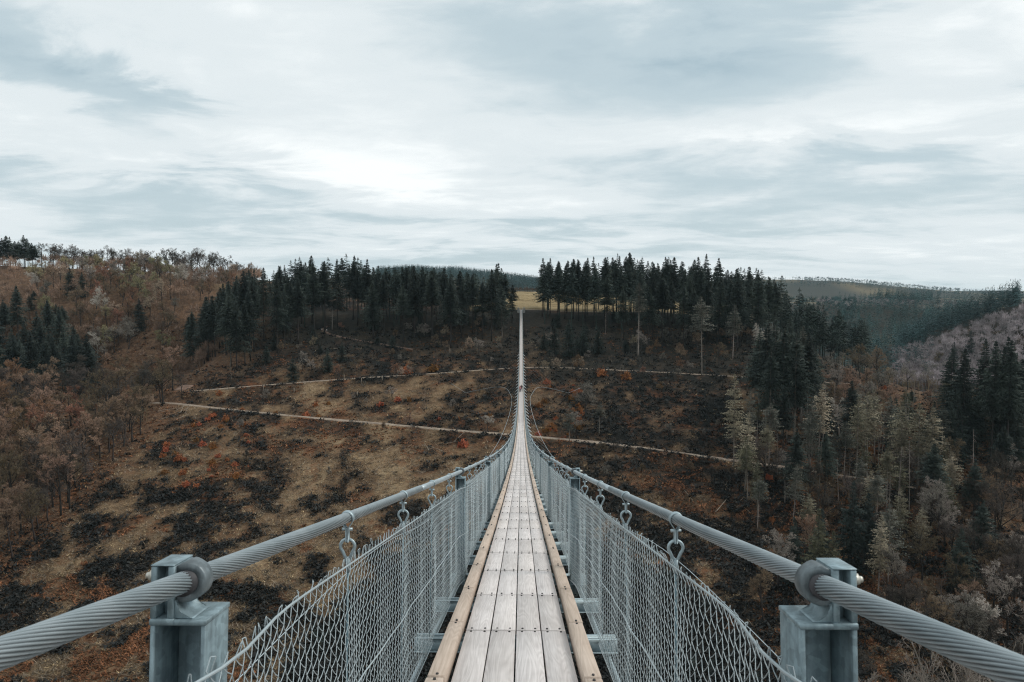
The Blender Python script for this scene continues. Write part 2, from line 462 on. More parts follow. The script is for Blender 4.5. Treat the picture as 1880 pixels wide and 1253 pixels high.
def N_sep(t, c):
    n = N(t, 'ShaderNodeSeparateColor'); t.links.new(c, n.inputs[0]); return n.outputs[0]
M_post = spangle('blue_grey_steel', (0.27, 0.36, 0.395)); M_clamp = spangle('cast_clamp_steel', (0.17, 0.205, 0.22), 0.45, 0.4)
M_wire = simple('mesh_wire', (0.42, 0.49, 0.515), 0.45, 0.15, 2, 0.3, 0.5)
M_beam = simple('beam_steel', (0.30, 0.38, 0.41), 0.45, 0.25, 12, 0.5)
M_rod = simple('blue_rod', (0.10, 0.17, 0.20), 0.5, 0.2, 6, 0.2)
M_galvl = simple('bright_galvanised', (0.72, 0.76, 0.77), 0.5, 0.08, 4, 0.0)
M_rubber = simple('dark_liner', (0.05, 0.05, 0.055), 0.6, 0.3, 8)
M_bolt = simple('dark_bolt', (0.05, 0.045, 0.042), 0.5, 0.4, 40, 0.4)
M_brassbolt = simple('zinc_bolt', (0.62, 0.60, 0.53), 0.4, 0.15, 30, 0.4)
M_conc = simple('concrete', (0.33, 0.32, 0.30), 0.9, 0.2, 1.5, bump=0.3, bscale=8)
def foliage(name, c, var=0.45, rnd=0.35, rough=0.75, scale=0.35, c2=None, tint=False):
    m, t, b = mat(name)
    tcn = N(t, 'ShaderNodeTexCoord'); oi = N(t, 'ShaderNodeObjectInfo'); geo = N(t, 'ShaderNodeNewGeometry')
    f = noise(t, tcn.outputs['Object'], scale, 4, 0.65)
    lo = tuple(x * (1 - var) for x in c); hi = tuple(x * (1 + var) for x in (c2 or c))
    cc = ramp(t, f, [(0.32, lo), (0.68, hi)])
    k = math_node(t, 'ADD', math_node(t, 'MULTIPLY', oi.outputs['Random'], 2 * rnd), 1 - rnd)
    # patches over the hillside, so that neighbouring crowns differ
    k2 = math_node(t, 'ADD', math_node(t, 'MULTIPLY', noise(t, geo.outputs['Position'], 0.02, 3, 0.5), 0.7), 0.65)
    if tint:
        ta = N(t, 'ShaderNodeAttribute', attribute_name='tint'); k2 = math_node(t, 'MULTIPLY', k2, ta.outputs['Fac'])
    hs = N(t, 'ShaderNodeHueSaturation'); t.links.new(cc, hs.inputs['Color']); t.links.new(math_node(t, 'MULTIPLY', k, k2), hs.inputs['Value'])
    t.links.new(math_node(t, 'ADD', math_node(t, 'MULTIPLY', oi.outputs['Random'], -0.04), 0.52), hs.inputs['Hue'])
    t.links.new(hs.outputs[0], b.inputs['Base Color']); setin(b, Roughness=rough); b.inputs['Specular IOR Level'].default_value = 0.2
    return m
M_spruce = foliage('spruce_needles', (0.024, 0.035, 0.033), 0.5, 0.4, c2=(0.056, 0.070, 0.058))
M_young = foliage('young_spruce_needles', (0.034, 0.046, 0.040), 0.4, 0.3)
M_palecon = foliage('pale_conifer_needles', (0.20, 0.175, 0.125), 0.45, 0.4, c2=(0.30, 0.265, 0.185))
M_olive = foliage('olive_needles', (0.085, 0.085, 0.055), 0.4, 0.35, c2=(0.15, 0.14, 0.09))
M_greycon = foliage('grey_conifer_needles', (0.085, 0.09, 0.075), 0.45, 0.35, c2=(0.13, 0.13, 0.105))
M_twig_brown = foliage('brown_twigs', (0.195, 0.137, 0.09), 0.35, 0.45, c2=(0.25, 0.175, 0.115))
M_twig_rust = foliage('rust_twigs', (0.235, 0.130, 0.075), 0.3, 0.3)
M_twig_grey = foliage('grey_twigs', (0.27, 0.24, 0.205), 0.3, 0.35)
M_twig_dark = foliage('dark_twigs', (0.095, 0.078, 0.066), 0.3, 0.3)
M_twig_tan = foliage('tan_twigs', (0.38, 0.30, 0.215), 0.3, 0.35)
M_twig_green = foliage('budding_twigs', (0.30, 0.275, 0.15), 0.3, 0.3)
M_twig_pale = foliage('pale_twigs', (0.50, 0.455, 0.40), 0.25, 0.3)
M_twig_near = foliage('lichen_twigs', (0.27, 0.235, 0.20), 0.3, 0.2)
M_bark = foliage('bark_dark', (0.042, 0.036, 0.033), 0.35, 0.3)
M_barkp = foliage('bark_pale', (0.25, 0.215, 0.185), 0.35, 0.3)
M_rustleaf = foliage('rust_leaves', (0.27, 0.095, 0.035), 0.35, 0.35, c2=(0.34, 0.135, 0.05))
M_farcon = foliage('hazed_conifer_needles', (0.032, 0.074, 0.074), 0.5, 0.2, scale=0.02, tint=True)  # teal of the distance haze is put into this needle colour
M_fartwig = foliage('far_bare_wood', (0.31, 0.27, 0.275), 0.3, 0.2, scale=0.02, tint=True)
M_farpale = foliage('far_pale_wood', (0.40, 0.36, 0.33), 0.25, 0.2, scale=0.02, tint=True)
M_grass = foliage('dry_grass', (0.40, 0.285, 0.17), 0.4, 0.1, scale=1.1, tint=True)
M_bramble = foliage('dark_bramble', (0.024, 0.025, 0.024), 0.6, 0.1, scale=1.1, tint=True)
M_fern = foliage('rust_fern', (0.21, 0.095, 0.043), 0.5, 0.1, scale=1.1, tint=True)
M_brush = foliage('grey_brushwood', (0.22, 0.175, 0.13), 0.5, 0.1, scale=1.1, tint=True)
M_under = foliage('underwood_twigs', (0.22, 0.155, 0.105), 0.35, 0.2, scale=0.02, tint=True)
M_underd = foliage('dark_underwood_twigs', (0.085, 0.066, 0.055), 0.35, 0.2, scale=0.02, tint=True)
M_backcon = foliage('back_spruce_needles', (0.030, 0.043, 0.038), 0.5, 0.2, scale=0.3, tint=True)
M_log = simple('barked_log', (0.26, 0.21, 0.16), 0.9, 0.3, 1.5)

# ground
m, t, b = mat('hillside'); M_ground = m
geo = N(t, 'ShaderNodeNewGeometry'); pos = geo.outputs['Position']
att = N(t, 'ShaderNodeAttribute', attribute_name='zone'); sepz = N(t, 'ShaderNodeSeparateColor'); t.links.new(att.outputs['Color'], sepz.inputs[0])
litter, straw, wood = sepz.outputs
patch = att.outputs['Alpha']
fine = noise(t, pos, 0.55, 6, 0.7, 0.3)
vfine = noise(t, pos, 2.6, 5, 0.75)
mixf = math_node(t, 'ADD', math_node(t, 'MULTIPLY', patch, 0.50), math_node(t, 'ADD', math_node(t, 'MULTIPLY', fine, 0.32), math_node(t, 'MULTIPLY', vfine, 0.40)))
clear = ramp(t, mixf, [(0.44, (0.012, 0.012, 0.011)), (0.54, (0.045, 0.032, 0.023)), (0.62, (0.105, 0.068, 0.041)), (0.71, (0.20, 0.135, 0.080)), (0.82, (0.33, 0.245, 0.15))])
rustm = noise(t, pos, 0.09, 5, 0.65, 0.4)
rustf = ramp(t, math_node(t, 'ADD', math_node(t, 'MULTIPLY', rustm, 0.7), math_node(t, 'MULTIPLY', fine, 0.3)), [(0.52, 0.0), (0.64, 0.75)])
clear = mixc(t, rustf, clear, (0.15, 0.062, 0.030))
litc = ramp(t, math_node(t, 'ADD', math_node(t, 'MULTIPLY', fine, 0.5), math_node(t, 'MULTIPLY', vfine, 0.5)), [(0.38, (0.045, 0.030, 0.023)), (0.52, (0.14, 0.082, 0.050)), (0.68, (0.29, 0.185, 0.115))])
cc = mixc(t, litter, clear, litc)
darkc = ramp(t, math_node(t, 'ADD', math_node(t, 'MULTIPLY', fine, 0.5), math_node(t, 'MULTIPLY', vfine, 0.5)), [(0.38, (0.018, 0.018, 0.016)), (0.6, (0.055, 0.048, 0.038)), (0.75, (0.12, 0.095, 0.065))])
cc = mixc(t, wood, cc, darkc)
mpw = N(t, 'ShaderNodeMapping'); mpw.inputs['Scale'].default_value = (0.02, 0.5, 0.5); t.links.new(pos, mpw.inputs[0])
st = ramp(t, math_node(t, 'ADD', math_node(t, 'MULTIPLY', noise(t, mpw.outputs[0], 1.0, 3, 0.5), 0.6), math_node(t, 'MULTIPLY', fine, 0.4)), [(0.36, (0.16, 0.115, 0.06)), (0.52, (0.29, 0.22, 0.12)), (0.7, (0.38, 0.30, 0.175))])
cc = mixc(t, straw, cc, st)
t.links.new(cc, b.inputs['Base Color']); setin(b, Roughness=0.95); b.inputs['Specular IOR Level'].default_value = 0.1
bn = N(t, 'ShaderNodeBump'); setin(bn, Strength=1.0, Distance=0.7); t.links.new(mixf, bn.inputs['Height']); t.links.new(bn.outputs[0], b.inputs['Normal'])
# paths
m, t, b = mat('gravel'); M_gravel = m
geo = N(t, 'ShaderNodeNewGeometry'); pos = geo.outputs['Position']
g = math_node(t, 'ADD', math_node(t, 'MULTIPLY', noise(t, pos, 0.25, 5, 0.65), 0.5), math_node(t, 'MULTIPLY', noise(t, pos, 2.0, 5, 0.7), 0.5))
t.links.new(ramp(t, g, [(0.34, (0.10, 0.07, 0.05)), (0.46, (0.22, 0.17, 0.13)), (0.64, (0.38, 0.31, 0.24))]), b.inputs['Base Color']); setin(b, Roughness=0.95)
m, t, b = mat('earth_track'); M_earth = m
geo = N(t, 'ShaderNodeNewGeometry'); pos = geo.outputs['Position']
g = math_node(t, 'ADD', math_node(t, 'MULTIPLY', noise(t, pos, 0.3, 5, 0.65), 0.5), math_node(t, 'MULTIPLY', noise(t, pos, 2.2, 5, 0.7), 0.5))
t.links.new(ramp(t, g, [(0.34, (0.075, 0.043, 0.030)), (0.48, (0.17, 0.105, 0.075)), (0.66, (0.29, 0.20, 0.15))]), b.inputs['Base Color']); setin(b, Roughness=0.95)

# ------------------------------------------------------------------ ground sheet
def graded(lo, hi, dlo, dhi, step, grow=1.12):
    a = list(np.arange(dlo, dhi, step)); s = step
    while a[-1] < hi: s *= grow; a.append(a[-1] + s)
    b = [dlo]; s = step
    while b[-1] > lo: s *= grow; b.append(b[-1] - s)
    return np.array(b[:0:-1] + a)
gx = graded(-4200, 4200, -300, 380, 2.4, 1.10); gy = graded(-400, 5200, 110, 470, 2.0, 1.06)
GX, GY = np.meshgrid(gx, gy)
GZ = H(GX, GY)
nx, ny = len(gx), len(gy)
idx = np.arange(nx * ny).reshape(ny, nx)
Q = np.stack([idx[:-1, :-1], idx[:-1, 1:], idx[1:, 1:], idx[1:, :-1]], -1).reshape(-1, 4)
me = mesh_np('ground', np.stack([GX, GY, GZ + CZ], -1).reshape(-1, 3), [Q], True)
ppx, ppy = proj(np.stack([GX, np.maximum(GY, 1), GZ], -1))
X, Y = GX.ravel(), GY.ravel(); ppx = ppx.ravel(); ppy = ppy.ravel()
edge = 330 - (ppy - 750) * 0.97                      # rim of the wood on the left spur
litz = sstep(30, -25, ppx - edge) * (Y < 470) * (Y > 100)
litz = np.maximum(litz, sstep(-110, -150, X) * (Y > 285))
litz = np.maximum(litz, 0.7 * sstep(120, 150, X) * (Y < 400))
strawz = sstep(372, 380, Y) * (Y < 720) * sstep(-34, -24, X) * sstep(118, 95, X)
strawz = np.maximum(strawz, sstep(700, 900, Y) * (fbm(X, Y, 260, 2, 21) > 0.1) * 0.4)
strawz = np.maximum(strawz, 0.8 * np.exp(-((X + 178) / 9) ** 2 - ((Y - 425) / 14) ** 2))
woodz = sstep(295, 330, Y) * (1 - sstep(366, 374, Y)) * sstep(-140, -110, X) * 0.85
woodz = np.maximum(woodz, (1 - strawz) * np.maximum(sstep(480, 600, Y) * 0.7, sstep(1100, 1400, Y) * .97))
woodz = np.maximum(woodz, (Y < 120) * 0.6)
woodz = np.maximum(woodz, sstep(-.15, .2, thicket(X, Y)) * .95)  # ground colour darkened under the added thicket, in place of shade
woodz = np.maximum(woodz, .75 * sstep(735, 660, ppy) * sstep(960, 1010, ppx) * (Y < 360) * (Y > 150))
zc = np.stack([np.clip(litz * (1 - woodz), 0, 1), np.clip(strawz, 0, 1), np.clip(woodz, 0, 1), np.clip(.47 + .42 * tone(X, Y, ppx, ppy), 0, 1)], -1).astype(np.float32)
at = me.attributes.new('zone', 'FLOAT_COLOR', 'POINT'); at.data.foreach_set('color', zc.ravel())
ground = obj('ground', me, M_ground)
tag(ground, 'brown brush covered valley slopes and plateau under the bridge', 'ground', kind='structure')

def ribbon(name, P, w, mat_, label, cat='path'):
    d = np.gradient(P[:, :2], axis=0); d /= np.linalg.norm(d, axis=1, keepdims=True)
    nrm = np.stack([-d[:, 1], d[:, 0]], 1)
    n = len(P); offs = np.array([-1.35, -1.0, -0.5, 0, 0.5, 1.0, 1.35]); zo = np.array([-0.6, 0.10, 0.14, 0.17, 0.14, 0.10, -0.6])
    ww = w * (1 + 0.7 * fbm(P[:, 0], P[:, 1], 14, 3, 9))
    V = np.zeros((n, 7, 3))
    for j in range(7):
        jit = 0.25 * fbm(P[:, 0] + 50 * j, P[:, 1], 5, 2, 30 + j)
        V[:, j, :2] = P[:, :2] + nrm * (offs[j] * ww + jit)[:, None]
        V[:, j, 2] = P[:, 2] + zo[j] + CZ
    ii = np.arange(n * 7).reshape(n, 7)
    Qf = np.stack([ii[:-1, :-1], ii[:-1, 1:], ii[1:, 1:], ii[1:, :-1]], -1).reshape(-1, 4)
    o = obj(name, mesh_np(name, V.reshape(-1, 3), [Qf], True), mat_)
    return tag(o, label, cat, kind='structure')
ribbon('gravel_path', PATHS['lower'], WID['lower'], M_gravel, 'long pale gravel path crossing the whole slope below the other one')
ribbon('gravel_path', PATHS['upper'], WID['upper'], M_gravel, 'narrower pale path crossing the slope just under the conifer stands')
ribbon('earth_track', PATHS['track'], WID['track'], M_earth, 'reddish earth track climbing into the wood where the two paths meet', 'track')
ribbon('forest_path', PATHS['forest'], WID['forest'], M_earth, 'reddish path leaving the conifers left of the bridge')
ribbon('gravel_path', PATHS['edge'], WID['edge'], M_gravel, 'pale path along the plateau edge at the far end of the bridge')

# ------------------------------------------------------------------ bridge
A_, H_ = 0.22627, 1.559
B_ = (A_ * 365 + H_ - 6.0) / 365 ** 2
def zd(y): return -H_ - A_ * y + B_ * y * y           # deck surface
def sl(y): return -A_ + 2 * B_ * y
Y0, Y1 = -4.3, 365.0
BAY = 1.378; OFF = 0.125
NB = int((Y1 - 0) / BAY)
HC = 0.707; ZCAB = 1.261; MTOP = 1.07
bridge = empty('suspension_bridge', (0, Y0, CZ + float(zd(Y0)) - 0.3))
tag(bridge, 'long steel cable suspension footbridge with wooden deck spanning the valley', 'bridge')
def bpart(name, me, m, loc=(0, 0, 0), rot=(0, 0, 0), parent=None, stuff=False):
    if parent is None: o = obj(name, me, m, bridge, loc, rot, True)
    else: o = obj(name, me, m, parent, loc, rot)
    if stuff: o['kind'] = 'stuff'
    return o
def rotx(y): return (math.atan(sl(y)), 0, 0)
ks = [k for k in range(-3, NB)]
# planks
PW = 0.203
plank_me = []
for v_ in range(3):
    g = Geo().box((0, 0, -0.024), (PW, BAY - 0.0045, 0.048)); plank_me.append(bevel(g.mesh('plank'), 0.003))
cnt = 0; far = Geo()
for k in ks:
    y = OFF + BAY * (k + 0.5)
    for c in range(4):
        x = (c - 1.5) * (PW + 0.0115)
        dz = random.uniform(-0.0025, 0.0025); dxx = random.uniform(-0.0015, 0.0015)
        if cnt < 300:
            bpart('plank', plank_me[cnt % 3], M_plank, (x + dxx, y, CZ + zd(y) + dz), (math.atan(sl(y)), random.uniform(-0.006, 0.006), random.uniform(-0.001, 0.001)))
            cnt += 1
        else:
            Mx = np.array(Matrix.Rotation(math.atan(sl(y)), 3, 'X'))
            V = np.array([[sx * PW / 2, sy * (BAY - 0.007) / 2, sz] for sx in (-1, 1) for sy in (-1, 1) for sz in (-0.048, 0)]) @ Mx.T + [x, y, CZ + zd(y)]
            far.add(V, [[0, 1, 3, 2], [4, 6, 7, 5], [0, 4, 5, 1], [2, 3, 7, 6], [0, 2, 6, 4], [1, 5, 7, 3]])
bpart('plank', far.mesh('far_planks'), M_plank, stuff=True)
# kerb timbers
kerb_me = bevel(Geo().box((0, 0, 0.012), (0.115, BAY - 0.006, 0.115)).mesh('kerb_timber'), 0.006)
cnt = 0; far = Geo()
for k in ks:
    y = OFF + BAY * (k + 0.5)
    for s_ in (-1, 1):
        x = s_ * 0.510
        if cnt < 200:
            bpart('kerb_timber', kerb_me, M_kerb, (x + random.uniform(-.004, .004), y, CZ + zd(y) + random.uniform(-.003, .003)), (math.atan(sl(y)), 0, random.uniform(-.002, .002))); cnt += 1
        else:
            Mx = np.array(Matrix.Rotation(math.atan(sl(y)), 3, 'X'))
            V = np.array([[sx * .0575, sy * BAY / 2, sz] for sx in (-1, 1) for sy in (-1, 1) for sz in (-0.045, 0.0695)]) @ Mx.T + [x, y, CZ + zd(y)]
            far.add(V, [[0, 1, 3, 2], [4, 6, 7, 5], [0, 4, 5, 1], [2, 3, 7, 6], [0, 2, 6, 4], [1, 5, 7, 3]])
bpart('kerb_timber', far.mesh('far_kerbs'), M_kerb, stuff=True)
# bolt heads in the planks and kerbs
g = Geo()
for k in ks:
    yj = OFF + BAY * k
    if yj > 70 or yj < -1.5: continue
    sides = 6
    for e in (-0.048, 0.048):
        y = yj + e
        for c in range(4):
            for q in (-0.055, 0.055):
                x = (c - 1.5) * (PW + 0.0115) + q + random.uniform(-.004, .004)
                g.sweep([[x, y, CZ + zd(y) - .004], [x, y, CZ + zd(y) + .006]], [0.0115, 0.0095], sides)
        for s_ in (-1, 1):
            x = s_ * 0.510 + random.uniform(-.006, .006)
            g.sweep([[x, y, CZ + zd(y) + .06], [x, y, CZ + zd(y) + .080]], [0.013, 0.010], sides)
bpart('bolt_head', g.mesh('bolt_heads'), M_bolt, stuff=True)
# crossbeams: a pair of channels under every joint
def beam_geo(g, o=np.zeros(3), Mx=np.eye(3)):
    for e in (-0.062, 0.062):
        for c, d in (((0, e, -0.052), (1.70, 0.040, 0.006)), ((0, e - (0.015 if e > 0 else -0.015), -0.105), (1.70, 0.006, 0.10)), ((0, e, -0.158), (1.70, 0.040, 0.006))):
            n0 = g.n; g.box(c, d); g.V[-1] = g.V[-1] @ Mx.T + o
    for s_ in (-1, 1):
        n0 = g.n; g.box((s_ * 0.82, 0, -0.105), (0.012, 0.08, 0.09)); g.V[-1] = g.V[-1] @ Mx.T + o
    return g
beam_me = beam_geo(Geo()).mesh('crossbeam'); far = Geo(); cnt = 0
for k in ks:
    y = OFF + BAY * k
    if cnt < 120: bpart('crossbeam', beam_me, M_beam, (0, y, CZ + zd(y)), rotx(y)); cnt += 1
    else: beam_geo(far, np.array([0, y, CZ + zd(y)]), np.array(Matrix.Rotation(math.atan(sl(y)), 3, 'X')))
bpart('crossbeam', far.mesh('far_beams'), M_beam, stuff=True)
# carrying cables
TW = -10.0
for s_ in (-1, 1):
    yn = np.concatenate([np.arange(Y0, 0.5, 0.3), np.arange(0.5, 5.0, 0.008)])
    P = np.stack([np.full_like(yn, s_ * HC), yn, CZ + zd(yn) + ZCAB], 1)
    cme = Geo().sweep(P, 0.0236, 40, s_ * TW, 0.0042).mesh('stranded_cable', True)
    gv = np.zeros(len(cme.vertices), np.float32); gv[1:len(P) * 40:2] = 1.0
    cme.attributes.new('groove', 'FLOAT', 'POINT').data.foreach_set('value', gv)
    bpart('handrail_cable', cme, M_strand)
    yn = np.concatenate([np.arange(4.98, 30, 0.25), np.arange(30, Y1 + 1, 2.5)])
    P = np.stack([np.full_like(yn, s_ * HC), yn, CZ + zd(yn) + ZCAB], 1)
    bpart('handrail_cable', Geo().sweep(P, 0.022, 12).mesh('cable_run', True), M_cable)
    for xo, zo in ((0.775, -0.21), (0.62, -0.21)):
        yn = np.concatenate([np.arange(Y0, 30, 0.3), np.arange(30, Y1 + 1, 2.5)])
        P = np.stack([np.full_like(yn, s_ * xo), yn, CZ + zd(yn) + zo], 1)
        bpart('deck_cable', Geo().sweep(P, 0.022, 8).mesh('deck_cable', True), M_galv)
# posts
def post_mesh(s_):
    g = Geo(); T = -0.075                        # shoulder below the cable centre
    u0, u1 = 0.650, 0.773
    bot = -ZCAB - 0.26
    def bx(ua, ub, ya, yb, za, zb): g.box((s_ * (ua + ub) / 2, (ya + yb) / 2, (za + zb) / 2), (ub - ua, yb - ya, zb - za))
    bx(u0, u0 + .011, -.045, .075, bot, T - .012)            # inner flange
    bx(u1 - .011, u1, -.045, .075, bot, T - .012)            # outer flange
    bx(u0 + .011, u1 - .011, .062, .072, bot, T - .012)      # web
    bx(u0 - .002, u1 - .05, -.0475, .078, T - .012, T)      # shoulder plate
    bx(u1 - .052, u1 + .002, -.0475, .078, T - .012, T + .002)
    # throat of the head: a quarter curve from the shoulder up to the back plate
    th = np.linspace(0, math.pi / 2, 7)
    poly = [(u1 - .052 - .03 * math.cos(a) + 0.0, T + .03 - .03 * math.sin(a) + .001) for a in th[::-1]]
    curve = [(u1 - .094 + .04 * math.sin(a), T + .001 + .04 * (1 - math.cos(a))) for a in th]
    poly = [(u1 - .049, T + .001)] + curve + [(u1 - .049, T + .041)]
    g.prism(poly, lambda p, w: np.array([s_ * p[0], w, p[1]]), -.040, .040)
    bx(u1 - .050, u1 - .036, -.044, .044, T + .002, .040)    # back plate, inner leaf
    bx(u1 - .012, u1 + .002, -.044, .044, T + .002, .040)    # outer leaf
    bx(u1 - .036, u1 - .012, -.010, .010, T + .002, .034)    # rib between them
    bx(u1 - .050, u1 + .003, -.045, .045, .0403, .0440)        # top edge
    me = g.mesh('post'); return bevel(me, 0.0022)
def clamp_mesh(s_):
    g = Geo(); n = 20
    # cast strap that runs round the cable and back to the plate, drawn in the u-z plane
    def outline(r, ext):
        pts = []
        for a in np.linspace(-math.pi / 2, math.pi / 2, n):
            pts.append((HC - r * math.cos(a) * 1.0, r * math.sin(a)))
        return [(ext, -r * .92)] + pts + [(ext, r * .84)]
    o_ = outline(0.0440, 0.727); i_ = outline(0.0262, 0.727)
    m_ = len(o_)
    V = []
    for w in (-1, 1):
        for p in o_:
            q = (p[0] - HC); taper = 0.020 + 0.016 * min(1, max(0, (q + .02) / 0.04))
            V.append((s_ * p[0], w * taper, p[1]))
        for p in i_:
            V.append((s_ * p[0], w * (0.021 + 0.014 * min(1, max(0, (p[0] - HC + .02) / 0.04))), p[1]))
    Qs = []
    for j in range(m_ - 1):
        a, b2 = j, j + 1
        Qs += [[a, b2, b2 + 2 * m_, a + 2 * m_], [a + m_, a + 3 * m_, b2 + 3 * m_, b2 + m_],
               [a, a + m_, b2 + m_, b2], [a + 2 * m_, b2 + 2 * m_, b2 + 3 * m_, a + 3 * m_]]
    for j in (0, m_ - 1): Qs.append([j, j + m_, j + 3 * m_, j + 2 * m_])
    g.add(V, Qs)
    me = fix_normals(g.mesh('clamp')); bevel(me, 0.0022, 1)
    return me
def hexbolt(s_):
    g = Geo()
    for zz in (0.008,):
        g.sweep([[s_ * .775, 0, zz], [s_ * .783, 0, zz]], [.017, .017], 12)
        g.sweep([[s_ * .783, 0, zz], [s_ * .798, 0, zz]], [.013, .013], 6)
        g.sweep([[s_ * .798, 0, zz], [s_ * .807, 0, zz]], [.008, .007], 8)
    return g.mesh('bolt')
def liner(s_):
    g = Geo(); th = np.linspace(0, 2 * math.pi, 25)
    g.sweep([[s_ * HC, -.040, 0.0], [s_ * HC, .040, 0]], [.0272, .0272], 24)
    return g.mesh('liner')
PM = {s_: (post_mesh(s_), clamp_mesh(s_), hexbolt(s_), liner(s_)) for s_ in (-1, 1)}
# strap and eye of a hanger with its rod, local origin at the cable centre
def hanger_mesh(s_):
    g = Geo(); n = 14
    for off in (-0.0,):
        prof = [(-0.0245 * math.cos(a), 0.0245 * math.sin(a)) for a in np.linspace(0, math.pi, n)]
        inn = [(-0.0275 if i == 0 else 0, 0) for i in range(1)]
    # strap: flat bar bent over the cable, both legs joined below
    outer = [(-0.006, -.105), (-0.0075, -.045), (-.029, -.012)] + [(-0.030 * math.cos(a), 0.030 * math.sin(a)) for a in np.linspace(0, math.pi, n)] + [(.029, -.012), (.0075, -.045), (.006, -.105)]
    inner = [(-0.001, -.100), (-0.001, -.048), (-.0245, -.010)] + [(-0.0245 * math.cos(a), 0.0245 * math.sin(a)) for a in np.linspace(0, math.pi, n)] + [(.0245, -.010), (.001, -.048), (.001, -.100)]
    m_ = len(outer); V = []
    for w in (-0.013, 0.013):
        V += [(p[0], w, p[1]) for p in outer] + [(p[0], w, p[1]) for p in inner]
    Qs = []
    for j in range(m_ - 1):
        a, b2 = j, j + 1
        Qs += [[a, b2, b2 + 2 * m_, a + 2 * m_], [a + m_, a + 3 * m_, b2 + 3 * m_, b2 + m_], [a, a + m_, b2 + m_, b2], [a + 2 * m_, b2 + 2 * m_, b2 + 3 * m_, a + 3 * m_]]
    Qs.append([0, m_ - 1, 3 * m_ - 1, 2 * m_])
    g.add(V, Qs)
    g.sweep([[-.022, 0, -.050], [.022, 0, -.050]], [.007, .007], 8)
    # teardrop eye
    eye = []
    for a in np.linspace(-0.72, math.pi + 0.72, 22):
        eye.append([0.031 * math.cos(a), 0, -.125 + .031 * math.sin(a)])
    eye = [[0.005, 0, -.196]] + [[0.010, 0, -.176]] + eye + [[-0.010, 0, -.176]] + [[-0.005, 0, -.196]]
    g.sweep(eye, 0.0072, 8)
    g.sweep([[0.001, 0, -.175], [0.001, 0, -.235]], [.0115, .0115], 8)
    return g.mesh('hanger', True)
HM = {s_: hanger_mesh(s_) for s_ in (-1, 1)}
RODM = {s_: Geo().sweep([[0, 0, -.225], [s_ * .03, 0, -1.38]], [.0045, .0045], 6).mesh('hanger_rod', True) for s_ in (-1, 1)}
def hanger_low(g, s_, o):
    g.segs([o + np.array([0, 0, .02]), o + np.array([0, 0, -.11])], [o + np.array([0, 0, -.10]), o + np.array([s_ * .03, 0, -1.38])], [.018, .007], [.014, .005], 4)
post_far, hang_far, strut = Geo(), Geo(), Geo()
post_ks = [k for k in ks if (k - 1) % 5 == 0]
for k in ks:
    y = OFF + BAY * k
    zc = CZ + zd(y) + ZCAB
    for s_ in (-1, 1):
        if (k - 1) % 5 == 0:
            yy = OFF + BAY * k
            zc = CZ + zd(yy) + ZCAB
            if yy < 130:
                p = bpart('post', PM[s_][0], M_post, (0, yy, zc), (math.atan(sl(yy)) * 0.5, 0, 0))
                c_ = bpart('clamp', PM[s_][1], M_clamp, parent=p)
                b_ = bpart('bolt', PM[s_][2], M_brassbolt, parent=p)
                if yy < 30: bpart('liner', PM[s_][3], M_rubber, parent=p)
            else:
                p = bpart('post', PM[s_][0], M_post, (0, yy, zc), (math.atan(sl(yy)) * 0.5, 0, 0))
        else:
            if y < 60: hg = bpart('hanger', HM[s_], M_galv, (s_ * HC, y, zc)); bpart('rod', RODM[s_], M_rod, parent=hg)
            else: hanger_low(hang_far, s_, np.array([s_ * HC, y, zc]))
bpart('hanger', hang_far.mesh('far_hangers'), M_galv, stuff=True)
# outriggers and wind cables
wpts = {}
for s_ in (-1, 1):
    cp = np.array([(4, 12.0, -13.0), (25, 6.6, -10.4), (40, 5.1, -12.9), (70, 3.75, -17.0), (100, 3.0, -20.6), (130, 2.45, -23.0), (150, 2.2, -24.0), (170, 2.3, -25.2), (185, 3.0, -26.0), (205, 4.6, -27.2), (225, 8.2, -29.4), (245, 14.0, -32.8), (262, 21.5, -36.5)], float)
    if s_ > 0: cp[-3:, 1] *= 0.85
    tt = np.linspace(0, len(cp) - 1, 140)
    # Catmull-Rom through the control points
    def cr(t):
        i = int(min(max(math.floor(t), 0), len(cp) - 2)); f = t - i
        p = [cp[min(max(i + j, 0), len(cp) - 1)] for j in (-1, 0, 1, 2)]
        return 0.5 * ((2 * p[1]) + (-p[0] + p[2]) * f + (2 * p[0] - 5 * p[1] + 4 * p[2] - p[3]) * f * f + (-p[0] + 3 * p[1] - 3 * p[2] + p[3]) * f ** 3)
    W = np.array([cr(t_) for t_ in tt])
    end = W[-1].copy(); gz = float(H(np.array([s_ * 30.0]), np.array([285.0]))[0])
    W = np.concatenate([W, [[285, 30.0, gz - .3]]])
    beg = np.array([-6, 17.0, 0.0]); beg[2] = float(H(np.array([s_ * 17.0]), np.array([-6.0]))[0]) - .3
    W = np.concatenate([[beg], W])
    P = np.stack([s_ * W[:, 1], W[:, 0], W[:, 2] + CZ], 1)
    bpart('wind_cable', Geo().sweep(P, np.interp(P[:, 1], [40, 130, 250], [.017, .034, .046])[:, None], 6).mesh('wind_cable', True), M_cable)
    for k in post_ks:
        y = OFF + BAY * k
        if y < 50 or y > 262: continue
        base = np.array([s_ * 0.80, y, CZ + zd(y) - .14]); tip = np.array([s_ * 1.40, y - .15, CZ + zd(y) - .66])
        strut.segs([base], [tip], [.075], [.065], 4, True)
        wx = np.interp(y, W[:, 0], W[:, 1]); wz = np.interp(y, W[:, 0], W[:, 2])
        strut.segs([tip], [np.array([s_ * wx, y, wz + CZ])], [.004], [.004], 3)
bpart('outrigger', strut.mesh('outriggers'), M_galvl, stuff=True)
